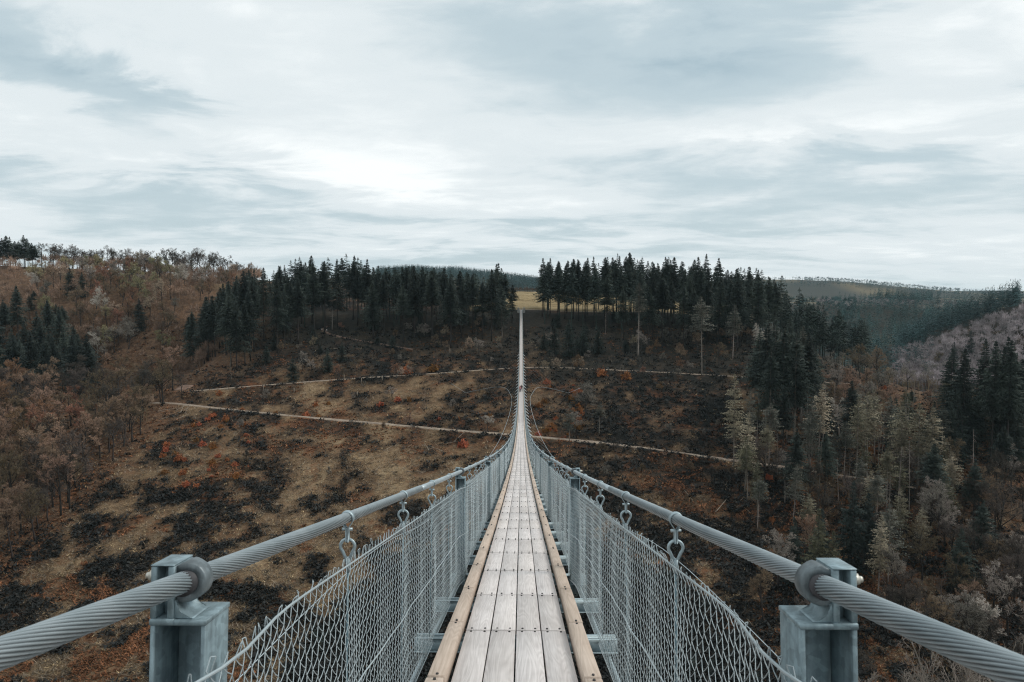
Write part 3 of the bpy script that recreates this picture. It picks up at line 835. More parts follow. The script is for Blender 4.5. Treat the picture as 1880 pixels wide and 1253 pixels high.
# chain-link side meshes
def bulge(y, v, s_, k=1.0):
    w = np.sin(np.pi * np.clip((v + 0.10) / (MTOP + 0.10), 0, 1))
    dp = np.abs((y - OFF - BAY + 2.5 * BAY) % (5 * BAY) - 2.5 * BAY)          # distance to the nearest post
    return s_ * (0.698 - 0.012 * (v / MTOP) - 0.060 * np.exp(-(dp / 0.34) ** 2)) + k * s_ * w * (0.010 * np.sin(y * 4.43) + 0.008 * np.sin(y * 1.7 + 1) + 0.008 * np.sin(y * 9.1 + s_))
def mesh_wires(g, ya, yb, p, q, r, s_, sides, loops):
    yi = np.arange(ya, yb, p); nj = int(round((MTOP + 0.10) / q))
    v = -0.10 + np.arange(nj + 1) * (MTOP + 0.10) / nj
    I, J = np.meshgrid(np.arange(len(yi)), np.arange(nj + 1), indexing='ij')
    sgn = np.where((I + J) % 2 == 0, 1.0, -1.0)
    yy = yi[:, None] + sgn * p * 0.53
    sag = 0.010 * np.sin(yi * 2.3)[:, None] * (v / MTOP)[None]
    vv = np.broadcast_to(v, yy.shape) + sag + rng.normal(0, 0.0025, yy.shape)
    xx = bulge(yy, vv, s_) + np.where(J % 2 == 0, 1, -1) * 0.0035
    P = np.stack([xx, yy, CZ + zd(yy) + vv], -1)
    if r < 0.00165:
        # a soft hook in each wire where it turns round its neighbour
        a, b2 = P[:, :-1], P[:, 1:]
        m1 = a + (b2 - a) * 0.5; m1[..., 2] -= 0.004
        g.segs(a.reshape(-1, 3), m1.reshape(-1, 3), r, r, sides); g.segs(m1.reshape(-1, 3), b2.reshape(-1, 3), r, r, sides)
    else:
        g.segs(P[:, :-1].reshape(-1, 3), P[:, 1:].reshape(-1, 3), r, r, sides)
    if loops:
        top = P[::2, -1]; n = len(top)
        j1 = top + np.stack([rng.normal(0, .006, n), rng.normal(0.012, .008, n), rng.uniform(.012, .026, n)], 1)
        j2 = j1 + np.stack([rng.normal(0, .006, n), rng.normal(0.012, .006, n), rng.uniform(-.006, .004, n)], 1)
        j3 = top + np.stack([np.zeros(n), np.full(n, 0.02), np.full(n, -.012)], 1)
        for a, b2 in ((top, j1), (j1, j2), (j2, j3)): g.segs(a, b2, r * 1.05, r * 1.05, sides)
for s_ in (-1, 1):
    g = Geo(); mesh_wires(g, -1.4, 7.0, 0.0345, 0.035, 0.0016, s_, 3, True)
    bpart('wire_mesh', g.mesh('wire_mesh_near', True), M_wire, stuff=True)
    g = Geo(); mesh_wires(g, 7.0, 29.0, 0.0345, 0.035, 0.0017, s_, 3, True)
    bpart('wire_mesh', g.mesh('wire_mesh_mid'), M_wire, stuff=True)
    g = Geo(); mesh_wires(g, 29.0, Y1, 0.20, 0.166, 0.0082, s_, 3, False)
    bpart('wire_mesh', g.mesh('wire_mesh_far'), M_wire, stuff=True)
    for vv_, r in ((MTOP, .0042), (0.50, .0036), (-.085, .0036)):
        yn = np.concatenate([np.arange(-1.4, 30, 0.15), np.arange(30, Y1 + 1, 2.0)])
        P = np.stack([bulge(yn, np.full_like(yn, vv_), s_, 0.4) - s_ * .008, yn, CZ + zd(yn) + vv_], 1)
        bpart('line_wire', Geo().sweep(P, np.where(yn < 40, r, r * 2)[:, None], 6).mesh('line_wire', True), M_wire)
# abutment at the far end
g = Geo(); g.box((0, Y1 + 2.2, CZ - 9.2), (4.2, 4.0, 6.0)); g.box((-1.6, Y1 + 2.0, CZ - 5.6), (0.7, 3.4, 1.4)); g.box((1.6, Y1 + 2.0, CZ - 5.6), (0.7, 3.4, 1.4))
o = bpart('abutment', bevel(g.mesh('abutment'), 0.05), M_conc)

# ------------------------------------------------------------------ tree builders
def conifer_geo(r, Ht=26.0, base=0.38, Rr=2.9, nb=230, pts=6, sp=3, size=1.0, droop=0.35, power=0.8):
    nw = max(10, int(Ht * (1 - base) / 0.62))                    # whorls
    wh = r.integers(0, nw, nb); wl_ = r.uniform(0.72, 1.18, nw)
    t_ = np.clip((wh + r.normal(0.5, 0.16, nb)) / nw, 0, 0.995)
    L = Rr * ((1 - t_) ** power) * wl_[wh] * r.uniform(0.62, 1.18, nb) + 0.12
    L *= 0.6 + 0.4 * sstep(0, 0.15, t_)
    az_ = r.uniform(0, 2 * math.pi, nb)
    z = Ht * (base + (1 - base) * t_)
    out = np.stack([np.cos(az_), np.sin(az_), np.zeros(nb)], 1); side = np.stack([-np.sin(az_), np.cos(az_), np.zeros(nb)], 1)
    V = []; T = []
    tri = []
    for s in np.linspace(0.12, 1.0, pts):
        p = out * (s * L)[:, None]; p[:, 2] = z + (0.35 * t_ - droop * (1 - 0.6 * t_)) * L * s ** 1.6
        p += r.normal(0, 0.08, p.shape)
        for q in range(sp):
            sg = r.choice([-1, 1], nb)
            ln = size * r.uniform(0.35, 0.85, nb) * (1.1 - 0.45 * s) * np.clip(L / 2.2, 0.28, 1)
            tip = p + side * (sg * ln * r.uniform(0.3, 1, nb))[:, None] + out * (ln * r.uniform(0.2, 0.8, nb))[:, None]
            tip[:, 2] += -ln * r.uniform(0.05, 0.65, nb)
            w = size * 0.20 * r.uniform(0.6, 1.3, nb) * np.clip(L / 2.0, 0.35, 1)
            a = p + out * w[:, None]; b2 = p - out * w[:, None]; a[:, 2] += 0.06
            tri.append(np.stack([a, b2, tip], 1))
    # leader
    lead = np.array([[[-0.12, 0, Ht * .965], [0.12, 0, Ht * .965], [0, 0, Ht * 1.02]], [[0, -0.12, Ht * .965], [0, 0.12, Ht * .965], [0, 0, Ht * 1.02]]])
    A = np.concatenate(tri + [lead]); n = len(A)
    return Geo().add(A.reshape(-1, 3), None, np.arange(n * 3).reshape(n, 3))
def trunk_geo(r, Ht, r0, top=0.98, lean=0.012, stubs=0, stub_from=0.12, stub_to=0.5):
    n = 9; z = np.linspace(-0.6, Ht * top, n)
    P = np.stack([np.cumsum(r.normal(0, lean * 2, n)), np.cumsum(r.normal(0, lean * 2, n)), z], 1); P[0, :2] = 0
    rad = r0 * (1 - 0.86 * (np.clip(z, 0, None) / (Ht * top)) ** 0.9); rad[0] = r0 * 1.25
    g = Geo().sweep(P, rad[:, None], 7)
    if stubs:
        zz = r.uniform(stub_from, stub_to, stubs) * Ht; a = r.uniform(0, 6.28, stubs); l = r.uniform(0.5, 1.7, stubs)
        p0 = np.stack([0 * zz, 0 * zz, zz], 1); p1 = p0 + np.stack([np.cos(a) * l, np.sin(a) * l, r.uniform(-.5, .15, stubs) * l], 1)
        g.segs(p0, p1, .035, .012, 3)
    return g
def bare_geo(r, Ht=15.0, spread=0.62, fork=0.30, dens=1.0, tw=0.022, lv=4, upright=0.5, limb=2):
    """returns (trunk Geo, crown Geo)"""
    tr, cr_ = Geo(), Geo()
    S = {0: [], 1: [], 2: [], 3: [], 4: []}
    def grow(p, d, L, rad, lev):
        n = (6, 4, 3, 2, 1)[lev]
        pts = [p]; dirs = []; rr = [rad]
        for i in range(n):
            d = d + r.normal(0, (0.05, 0.13, 0.17, 0.2, 0.2)[lev], 3) + np.array([0, 0, (0.02, 0.10, 0.09, 0.05, 0.0)[lev] * upright * 2])
            d = d / np.linalg.norm(d); dirs.append(d)
            p = p + d * L / n; pts.append(p); rr.append(max(tw * 0.7, rad * (1 - (0.75 if lev else 0.62) * (i + 1) / n)))
        S[lev].append((pts, rr))
        if lev >= lv: return
        nch = int(round((11, 7, 6, 4)[lev] * dens * r.uniform(0.8, 1.2)))
        for c in range(nch):
            t_ = r.uniform(fork if lev == 0 else 0.22, 1.0); i = min(int(t_ * n), n - 1); f = t_ * n - i
            q = pts[i] + (pts[i + 1] - pts[i]) * f
            ax = dirs[i]; rnd_ = r.normal(0, 1, 3); pr = rnd_ - ax * (rnd_ @ ax); pr /= np.linalg.norm(pr)
            ang = r.uniform(0.45, 1.0) * (1.0 if lev else spread / 0.62)
            nd = ax * math.cos(ang) + pr * math.sin(ang)
            k = (0.52, 0.55, 0.58, 0.6)[lev] * (1.15 - 0.6 * t_) * r.uniform(0.75, 1.2)
            grow(q, nd, L * k if lev else Ht * 0.40 * (1.25 - 0.65 * t_) * r.uniform(0.8, 1.15), max(tw, rr[i] * 0.55), lev + 1)
    grow(np.array([0, 0, -0.5]), np.array([0, 0, 1.0]), Ht * 0.86, Ht * 0.0165, 0)
    pts, rr = S[0][0]; tr.sweep(pts, np.array(rr)[:, None], 7)
    for lev in range(1, 5):
        if not S[lev]: continue
        p0 = np.concatenate([np.array(p[:-1]) for p, _ in S[lev]]); p1 = np.concatenate([np.array(p[1:]) for p, _ in S[lev]])
        r0 = np.concatenate([np.array(q[:-1]) for _, q in S[lev]]); r1 = np.concatenate([np.array(q[1:]) for _, q in S[lev]])
        (tr if lev <= limb else cr_).segs(p0, p1, r0 * (1.25 if lev <= limb else 1), r1 * (1.25 if lev <= limb else 1), 4 if lev == 1 else 3)
    return tr, cr_
def bush_geo(r, rad=1.2, ht=1.6, n=420, leaf=0.16):
    d = r.normal(0, 1, (n, 3)); d /= np.linalg.norm(d, axis=1, keepdims=True); d[:, 2] = np.abs(d[:, 2])
    lump = 0.75 + 0.35 * np.sin(d[:, 0] * 5 + r.uniform(0, 6)) * np.sin(d[:, 1] * 4 + r.uniform(0, 6))
    P = d * (r.uniform(0.25, 1.0, n) ** 0.5 * lump)[:, None] * [rad, rad, ht]
    e1 = r.normal(0, leaf, (n, 3)); e2 = r.normal(0, leaf, (n, 3))
    A = np.stack([P, P + e1, P + e2], 1)
    return Geo().add(A.reshape(-1, 3), None, np.arange(n * 3).reshape(n, 3))
def gstems(r, rad, ht, n=9):
    g = Geo(); a = r.uniform(0, 6.28, n)
    g.segs(np.tile([[0, 0, -0.3]], (n, 1)), np.stack([np.cos(a) * rad * .7, np.sin(a) * rad * .7, ht * r.uniform(.5, .95, n)], 1), .03, .012, 3); return g

rT = np.random.default_rng(101)
SPR = []                                             # tall plantation spruces, crown high on a bare trunk
for i in range(8):
    b_ = (0.32, 0.44, 0.38, 0.50, 0.28, 0.42, 0.54, 0.36)[i]
    SPR.append((trunk_geo(rT, 30, 0.27, stubs=30, stub_to=b_ + .05).mesh('spruce_trunk', True),
                conifer_geo(rT, 30, b_, (6.4, 5.6, 6.6, 5.2, 6.3, 5.9, 5.0, 6.1)[i], 360, 8, 3, 1.45, (0.3, .4, .35, .25, .45, .3, .35, .4)[i], (.95, 1.05, 1.0, .9, 1.1, .95, .85, 1.0)[i]).mesh('spruce_crown')))
FULL = []                                            # spruces with needles nearly to the ground
for i in range(4):
    FULL.append((trunk_geo(rT, 16, 0.2).mesh('trunk', True), conifer_geo(rT, 16, 0.04, (4.8, 4.2, 5.2, 4.6)[i], 340, 7, 3, 1.1, 0.3, 1.0).mesh('crown')))
THIN = []                                            # thin, half dead conifers on tall poles
for i in range(6):
    b_ = (0.45, 0.58, 0.38, 0.62, 0.5, 0.3)[i]
    THIN.append((trunk_geo(rT, 22, 0.17, stubs=40, stub_to=b_ + .1).mesh('pole_trunk', True),
                 conifer_geo(rT, 22, b_, (3.8, 4.2, 4.4, 3.2, 4.2, 3.6)[i], 210, 6, 3, 0.95, 0.25, .75).mesh('thin_crown')))
BARE = []; BEECH = []; SHRUB = []
for i in range(8):
    t_, c_ = bare_geo(rT, 15, (.62, .75, .5, .7, .6, .8, .55, .65)[i], (.40, .34, .48, .42, .34, .38, .5, .45)[i], 1.0, 0.036)
    BARE.append((t_.mesh('bare_trunk', True), c_.mesh('bare_crown')))
for i in range(5):
    t_, c_ = bare_geo(rT, 20, .62, .42, 0.95, 0.040); BEECH.append((t_.mesh('beech_trunk', True), c_.mesh('beech_crown')))
for i in range(4):
    t_, c_ = bare_geo(rT, 7, .8, .08, 1.1, 0.026); SHRUB.append((t_.mesh('shrub_stem', True), c_.mesh('shrub_crown')))
NEARB = []
for i in range(3):
    t_, c_ = bare_geo(rT, 15, .7, .4, 1.0, 0.010); NEARB.append((t_.mesh('near_trunk', True), c_.mesh('near_crown')))
SNAG = [trunk_geo(rT, 17, 0.15, 1.0, 0.03, 22, .3, .97).mesh('snag_trunk', True) for i in range(4)]
BUSH = [bush_geo(rT, 1.2, 1.5, 520).mesh('leaf_clump') for i in range(4)]
BSTEM = [gstems(rT, 1.2, 1.5).mesh('stems') for i in range(2)]

def omat(o, m_):                               # material on the object, so that alike trees share one mesh
    if len(o.data.materials) == 0: o.data.materials.append(None)
    o.material_slots[0].link = 'OBJECT'; o.material_slots[0].material = m_; return o
def tree(name, pair, P, h, base_h, mt, mc, label, cat, group=None, wide=1.0, rz=None, lean=0.0):
    e = empty(name, (P[0], P[1], P[2] + CZ))
    e.rotation_euler = (random.uniform(-lean, lean), random.uniform(-lean, lean), random.uniform(0, 6.28) if rz is None else rz)
    s = h / base_h; w = s ** 0.6 * wide if base_h > 10 else s * wide
    e.scale = (w, w, s)
    omat(obj('trunk', pair[0], None, e), mt)
    if len(pair) > 1: omat(obj('crown', pair[1], None, e), mc)
    tag(e, label, cat, group)
    return e
placed = []
def Hg(x, y):                                  # height of the ground sheet itself, by bilinear lookup
    i = min(max(int(np.searchsorted(gx, x)) - 1, 0), nx - 2); j = min(max(int(np.searchsorted(gy, y)) - 1, 0), ny - 2)
    fx = (x - gx[i]) / (gx[i + 1] - gx[i]); fy = (y - gy[j]) / (gy[j + 1] - gy[j])
    return float((GZ[j, i] * (1 - fx) + GZ[j, i + 1] * fx) * (1 - fy) + (GZ[j + 1, i] * (1 - fx) + GZ[j + 1, i + 1] * fx) * fy)
def free(x, y, r):
    for a, b2 in placed:
        if abs(a - x) < r and abs(b2 - y) < r and (a - x) ** 2 + (b2 - y) ** 2 < r * r: return False
    return True
YS = np.concatenate([np.arange(115, 520, 0.5), np.arange(520, 1200, 4.0)])
def ground_at(px, py):
    d = pix_dir(px, py); Pm = CAMP + d[None] * YS[:, None]
    hit = np.where(Pm[:, 2] < H0(Pm[:, 0], Pm[:, 1]))[0]
    if not len(hit): return None
    P = Pm[hit[0]].copy(); P[2] = Hg(P[0], P[1]); return P
def height_for(P, ytop):                       # height that brings the top to image row ytop
    px = proj(np.array([P[0], P[1], P[2] + 5.0]))[0]
    return max(0.5, float(pix_dir(px, ytop)[2]) * P[1] - P[2])
ncon = 0
def stand(n, pxr, dfront, dback, sky_pts, hr, models, mt, mc, label, group, name, base_h, spacing=3.4, wide=1.0, keep=None, minh=11, jit=30, pw=1.0):
    made = 0; tries = 0
    sx = [p[0] for p in sky_pts]; sy = [p[1] for p in sky_pts]
    fx = [p[0] for p in dfront]; fy = [p[1] for p in dfront]
    cand = []
    while made < n and tries < n * 40:
        tries += 1
        px = random.uniform(*pxr); d0 = np.interp(px, fx, fy); d1 = dback if not callable(dback) else dback(px)
        y = d0 + (d1 - d0) * random.random() ** pw
        x = CAMX + pix_dir(px, 600)[0] * y
        if keep and not keep(x, y, px): continue
        if not free(x, y, spacing): continue
        z = Hg(x, y); P = (x, y, z)
        h = random.uniform(*hr); hmax = height_for(P, np.interp(px, sx, sy))
        if h > hmax: h = hmax - random.uniform(0, 1) ** 2 * jit * y / F
        elif h > hmax - 12 * y / F and random.random() < 0.3: h = hmax
        if h < minh: continue
        placed.append((x, y)); made += 1
        tree(name, models[random.randrange(len(models))], P, h, base_h, mt, mc() if callable(mc) else mc, label, 'tree', group, wide * random.uniform(.85, 1.2), lean=0.02)
    return made
def front(pts):                                # image rows of the nearest trunk feet -> distance
    out = []
    for px, py in pts:
        P = ground_at(px, py); out.append((px, P[1] if P is not None else 365))
    return out
skyL = [(335, 590), (380, 545), (430, 510), (450, 498), (490, 488), (520, 488), (550, 468), (600, 468), (650, 458), (675, 475), (690, 488), (730, 490), (780, 487), (830, 495), (870, 502), (915, 484), (945, 530)]
skyR = [(985, 495), (1000, 472), (1030, 476), (1060, 476), (1130, 466), (1165, 462), (1200, 470), (1230, 472), (1260, 478), (1300, 466), (1330, 480), (1360, 490), (1400, 490), (1420, 510), (1440, 502), (1480, 524), (1520, 532), (1560, 565), (1600, 600)]
notdeck = lambda x, y, px: not (-4.5 < x < 10 and y > 330) and abs(x) > 3.5
frL = front([(340, 672), (420, 690), (480, 660), (530, 640), (600, 622), (660, 612), (720, 636), (770, 622), (820, 640), (880, 636), (945, 610)])
frR = front([(985, 588), (1060, 592), (1120, 618), (1170, 650), (1215, 640), (1290, 640), (1350, 645), (1420, 650), (1500, 640), (1600, 640)])
n1 = stand(112, (338, 948), frL, 384, skyL, (27, 37), SPR, M_bark, M_spruce, 'dark spruce in the dense stand left of the bridge end', 'spruces left of the far bridge end', 'spruce_tree', 30, 3.8, 1.0, notdeck, pw=1.5)
n2 = stand(120, (984, 1596), frR, lambda p: 388 if p < 1400 else 350, skyR, (26, 36), SPR, M_bark, M_spruce, 'dark spruce in the long stand right of the bridge end', 'spruces right of the far bridge end', 'spruce_tree', 30, 3.8, 1.0, notdeck, pw=1.5)
# tall dark cluster half way down the right slope
clu = [(1392, 605, 762), (1405, 596, 792), (1420, 588, 770), (1436, 576, 800), (1446, 582, 760), (1458, 590, 812), (1470, 600, 775), (1480, 612, 800), (1494, 640, 770), (1412, 640, 815), (1450, 620, 742), (1385, 640, 740)]
for px, yt, yb in clu:
    P = ground_at(px, yb); placed.append((P[0], P[1]))
    tree('spruce_tree', SPR[random.randrange(8)], P, min(height_for(P, yt), 40), 30, M_barkp, M_spruce, 'tall dark spruce in the tight clump on the right slope', 'tall spruce clump on the right slope', 'tree') if False else \
    tree('spruce_tree', SPR[random.randrange(8)], P, min(height_for(P, yt), 40), 30, M_barkp, M_greycon if random.random() < .25 else M_spruce, 'tall dark spruce in the tight clump on the right slope', 'tree', 'tall spruce clump on the right slope', 1.05)
# dark conifers at the right edge
for i in range(44):
    px = random.uniform(1690, 1900); yb = random.uniform(790, 870); P = ground_at(px, yb)
    if P is None or not free(P[0], P[1], 3.5): continue
    placed.append((P[0], P[1]))
    h = min(random.uniform(22, 30), height_for(P, np.interp(px, [1690, 1740, 1800, 1840, 1880, 1900], [740, 690, 676, 668, 690, 690]) + random.uniform(0, 25)))
    tree('spruce_tree', FULL[random.randrange(4)] if random.random() < .6 else SPR[random.randrange(8)], P, max(h, 12), 16 if False else 20, M_bark, M_spruce, 'dark spruce in the stand at the right edge', 'tree', 'spruces at the right edge', 1.0)
# dark conifers in the ravine at the left edge
for i in range(46):
    px = random.uniform(-30, 165); y = random.uniform(300, 395); x = CAMX + pix_dir(px, 600)[0] * y
    if not free(x, y, 3.4): continue
    z = Hg(x, y); P = (x, y, z); placed.append((x, y))
    h = min(random.uniform(28, 37), height_for(P, np.interp(px, [-30, 0, 40, 100, 150, 170], [560, 545, 520, 545, 590, 640]) + random.uniform(0, 20)))
    if h < 10: continue
    tree('spruce_tree', SPR[random.randrange(8)], P, h, 30, M_bark, M_spruce, 'dark spruce in the shaded gully at the left edge', 'tree', 'spruces in the left gully', 1.1)
# dark conifers on the skyline at the left edge
for i in range(11):
    px = -8 + i * 7.5 + random.uniform(-2, 2); y = random.uniform(442, 462); x = CAMX + pix_dir(px, 500)[0] * y
    z = Hg(x, y); P = (x, y, z); placed.append((x, y))
    h = height_for(P, np.interp(px, [-8, 15, 30, 45, 60, 75], [440, 432, 440, 430, 438, 462]) + random.uniform(0, 8))
    tree('spruce_tree', SPR[i % 7], P, h, 30, M_bark, M_spruce, 'black spruce on the skyline at the left edge', 'tree', 'skyline spruces at the left edge', 1.2)
# single and young spruces: (px, top, foot, label)
for px, yt, yb, lab in [
    (257, 548, 612, 'lone dark spruce among bare trees on the left hillside'),
    (130, 492, 545, 'dark spruce standing below the left skyline'),
    (152, 500, 548, 'smaller dark spruce just right of another below the left skyline'),
    (538, 654, 698, 'young dark spruce above the upper path on the left'),
    (602, 640, 684, 'bushy young spruce above the upper path, below the forest path'),
    (628, 628, 664, 'small round spruce at the lower side of the forest path'),
    (490, 632, 668, 'young spruce at the foot of the left stand'),
    (686, 560, 606, 'dense low spruce at the edge of the left stand'),
    (1018, 592, 652, 'bushy dark spruce just right of the deck near the far end'),
    (1044, 586, 656, 'bushy dark spruce, second right of the deck near the far end'),
    (1070, 594, 656, 'bushy dark spruce, third right of the deck near the far end'),
    (1098, 600, 650, 'bushy dark spruce, fourth right of the deck near the far end'),
    (1562, 885, 1062, 'black spruce below the lower path on the right slope'),
    (1590, 905, 1050, 'black spruce beside another below the lower path on the right'),
    (1505, 935, 1080, 'dark ragged spruce low on the right slope'),
    (1455, 950, 1075, 'dark ragged spruce left of others low on the right slope'),
    (1780, 608, 668, 'lone dark spruce on the far grey hillside at right'),
    (1750, 628, 676, 'dark spruce left of the lone one on the far grey hillside'),
    (915, 484, 600, 'tall pointed spruce close to the left side of the bridge end'),
]:
    P = ground_at(px, yb)
    if P is None: continue
    placed.append((P[0], P[1]))
    tree('spruce_tree', FULL[random.randrange(4)], P, height_for(P, yt), 16, M_bark, M_young, lab, 'tree', None, 1.0)
# pale thin conifers on the right slope and elsewhere: (px, top, foot, model, grey?, label)
for px, yt, yb, mi, grey, lab in [
    (1288, 545, 692, 1, 1, 'tall lone grey conifer on a bare pale trunk right of the bridge'),
    (1347, 688, 862, 5, 0, 'pale ragged conifer above the lower path right of the bridge'),
    (1367, 758, 905, 5, 0, 'small pale conifer crossing the lower path line'),
    (1412, 740, 858, 1, 1, 'thin grey conifer left of the tall pale pair'),
    (1500, 705, 868, 0, 0, 'pale slender conifer in front of the dark clump'),
    (1484, 730, 880, 3, 1, 'thin pole conifer beside the pale slender one'),
    (1572, 730, 888, 2, 0, 'pale broad conifer above the lower path on the right'),
    (1592, 722, 880, 4, 0, 'pale tall conifer next to the broad one on the right'),
    (1549, 775, 895, 3, 1, 'grey thin conifer left of the pale broad one'),
    (1655, 742, 893, 4, 0, 'yellowish conifer, left of a pair on tall poles'),
    (1684, 740, 900, 2, 0, 'yellowish conifer in the middle of the right slope'),
    (1706, 748, 900, 0, 0, 'yellowish conifer, right of the pair on tall poles'),
    (1700, 830, 930, 1, 1, 'grey conifer below the yellowish ones'),
    (1652, 896, 1000, 5, 0, 'pale conifer below the lower path at right'),
    (1690, 930, 1015, 5, 0, 'small cream coloured conifer low on the right slope'),
    (1612, 945, 1095, 5, 0, 'pale bushy conifer next to the black spruces'),
    (1630, 925, 1070, 2, 1, 'grey bushy conifer behind the pale bushy one'),
    (922, 558, 622, 5, 1, 'greyish conifer beside the deck left of the far end'),
    (1100, 740, 800, 3, 1, 'thin grey sapling conifer right of the wind cable'),
    (1045, 740, 815, 5, 1, 'slim pale conifer just right of the wind cable'),
    (1412, 595, 690, 2, 1, 'grey topped conifer at the edge of the right stand'),
    (1345, 560, 660, 0, 1, 'grey conifer in front of the right stand'),
    (1172, 520, 655, 3, 1, 'thin grey conifer on a long trunk before the right stand'),
    (610, 505, 605, 1, 1, 'grey conifer on a tall pale trunk in front of the left stand'),
]:
    P = ground_at(px, yb)
    if P is None: continue
    placed.append((P[0], P[1]))
    tree('pale_conifer', THIN[mi], P, height_for(P, yt), 22, M_barkp, M_greycon if grey else M_palecon, lab, 'tree', None, 1.15, lean=.03)
for i in range(40):
    px = random.uniform(1370, 1780); yb = random.uniform(800, 1000); P = ground_at(px, yb)
    if P is None or not free(P[0], P[1], 3.0): continue
    placed.append((P[0], P[1])); h = min(random.uniform(14, 24), height_for(P, 715))
    tree('pale_conifer', THIN[random.randrange(6)], P, max(h, 9), 22, M_barkp, random.choice([M_greycon, M_greycon, M_palecon, M_olive, M_olive]), 'thin conifer with sparse crown on the right slope', 'tree', 'thin conifers on the right slope', 1.0, lean=.04)
for i in range(30):
    px = random.uniform(1420, 1900); yb = random.uniform(740, 840) if random.random() < .5 else random.uniform(900, 1120); P = ground_at(px, yb)
    if P is None or not free(P[0], P[1], 3.5): continue
    placed.append((P[0], P[1])); h = min(random.uniform(14, 25), height_for(P, np.interp(px, [1420, 1540, 1640, 1720, 1900], [640, 690, 735, 690, 680])))
    tree('spruce_tree', SPR[random.randrange(8)] if i % 3 else FULL[i % 4], P, max(h, 8), 30 if i % 3 else 16, M_bark, random.choice([M_spruce, M_spruce, M_olive]), 'dark spruce scattered on the right slope', 'tree', 'scattered spruces on the right slope', 1.0)
# bare poles on the right slope
for i in range(48):
    px = random.uniform(1380, 1800); yb = random.uniform(850, 985) if random.random() < .7 else random.uniform(760, 850)
    P = ground_at(px, yb)
    if P is None or not free(P[0], P[1], 2.0): continue
    placed.append((P[0], P[1]))
    tree('dead_tree', (SNAG[i % 4],), P, random.uniform(12, 23), 17, M_barkp, None, 'bare pale dead conifer pole on the right slope', 'tree', 'dead conifer poles on the right slope', 0.9, lean=.07)
for px, yb, h, lab in [(425, 698, 12, 'pale bare trunk at the front of the left stand'), (1170, 655, 13, 'pale bare trunk in front of the right stand, nearest the deck'), (1112, 618, 12, 'bare trunk under the right stand near the deck'),
                       (780, 745, 7, 'broken grey snag above the upper path left of the deck'), (1215, 632, 12, 'bare trunk in the middle of the right stand')]:
    P = ground_at(px, yb); placed.append((P[0], P[1]))
    tree('dead_tree', (SNAG[0],), P, h, 17, M_barkp, None, lab, 'tree', None, 0.8)

# bare broadleaf trees
def bare_at(px, yb, h, mc, label, group, models=BARE, bh=15, name='bare_tree', mt=None, sp=2.5, wide=1.1):
    P = ground_at(px, yb)
    if P is None or not free(P[0], P[1], sp): return None
    placed.append((P[0], P[1]))
    return tree(name, models[random.randrange(len(models))], P, h, bh, mt or M_bark, mc, label, 'tree', group, wide, lean=.05)
cnt = 0; tries = 0
while cnt < 105 and tries < 1500:               # wood on the left spur
    tries += 1
    yb = random.uniform(718, 1085); px = random.uniform(-40, 330)
    if px > 318 - (yb - 750) * 0.97 - random.uniform(0, 12): continue
    if bare_at(px, yb, random.uniform(13, 20) * (0.8 if yb > 950 else 1), random.choice([M_twig_brown, M_twig_brown, M_twig_rust, M_twig_dark]), 'bare brown broadleaf tree in the wood on the left spur', 'bare trees on the left spur', sp=3.0): cnt += 1
cnt = 0; tries = 0
while cnt < 92 and tries < 1500:                # hillside behind the gully
    tries += 1
    px = random.uniform(60, 470); yb = random.uniform(505, 655)
    if 330 < px and yb > 560: continue
    if bare_at(px, yb, random.uniform(10, 16), random.choice([M_twig_brown, M_twig_rust, M_twig_grey, M_twig_brown, M_twig_tan, M_twig_green]), 'bare brown tree on the hillside below the left skyline', 'bare trees on the left hillside', sp=3.0): cnt += 1
for i in range(34):                             # beeches on the skyline
    px = 78 + i * 11 + random.uniform(-5, 5); y = random.uniform(438, 466); x = CAMX + pix_dir(px, 500)[0] * y
    z = Hg(x, y); P = (x, y, z)
    h = height_for(P, np.interp(px, [78, 180, 280, 400, 450], [450, 456, 462, 464, 492]) + random.uniform(-4, 8))
    if h < 6: continue
    tree('bare_tree', BEECH[i % 5], P, h, 20, M_bark, M_twig_dark, 'thin bare beech in the row on the left skyline', 'tree', 'bare beeches on the left skyline', 1.0, lean=.04)
cnt = 0; tries = 0
while cnt < 34 and tries < 800:                 # right spur
    tries += 1
    if bare_at(random.uniform(1500, 1760), random.uniform(682, 790), random.uniform(9, 15), random.choice([M_twig_grey, M_twig_grey, M_twig_brown]), 'bare grey brown tree on the crest of the right spur', 'bare trees on the right spur', sp=3.2): cnt += 1
cnt = 0; tries = 0
while cnt < 62 and tries < 900:                 # lower right slope
    tries += 1
    px = random.uniform(1400, 1900); yb = random.uniform(890, 1290)
    if px < 1620 and random.random() < .6: continue
    if bare_at(px, yb, random.uniform(10, 17), random.choice([M_twig_dark, M_twig_dark, M_twig_brown, M_twig_grey]), 'dark bare tree low on the right slope', 'bare trees low on the right slope', sp=3.0): cnt += 1
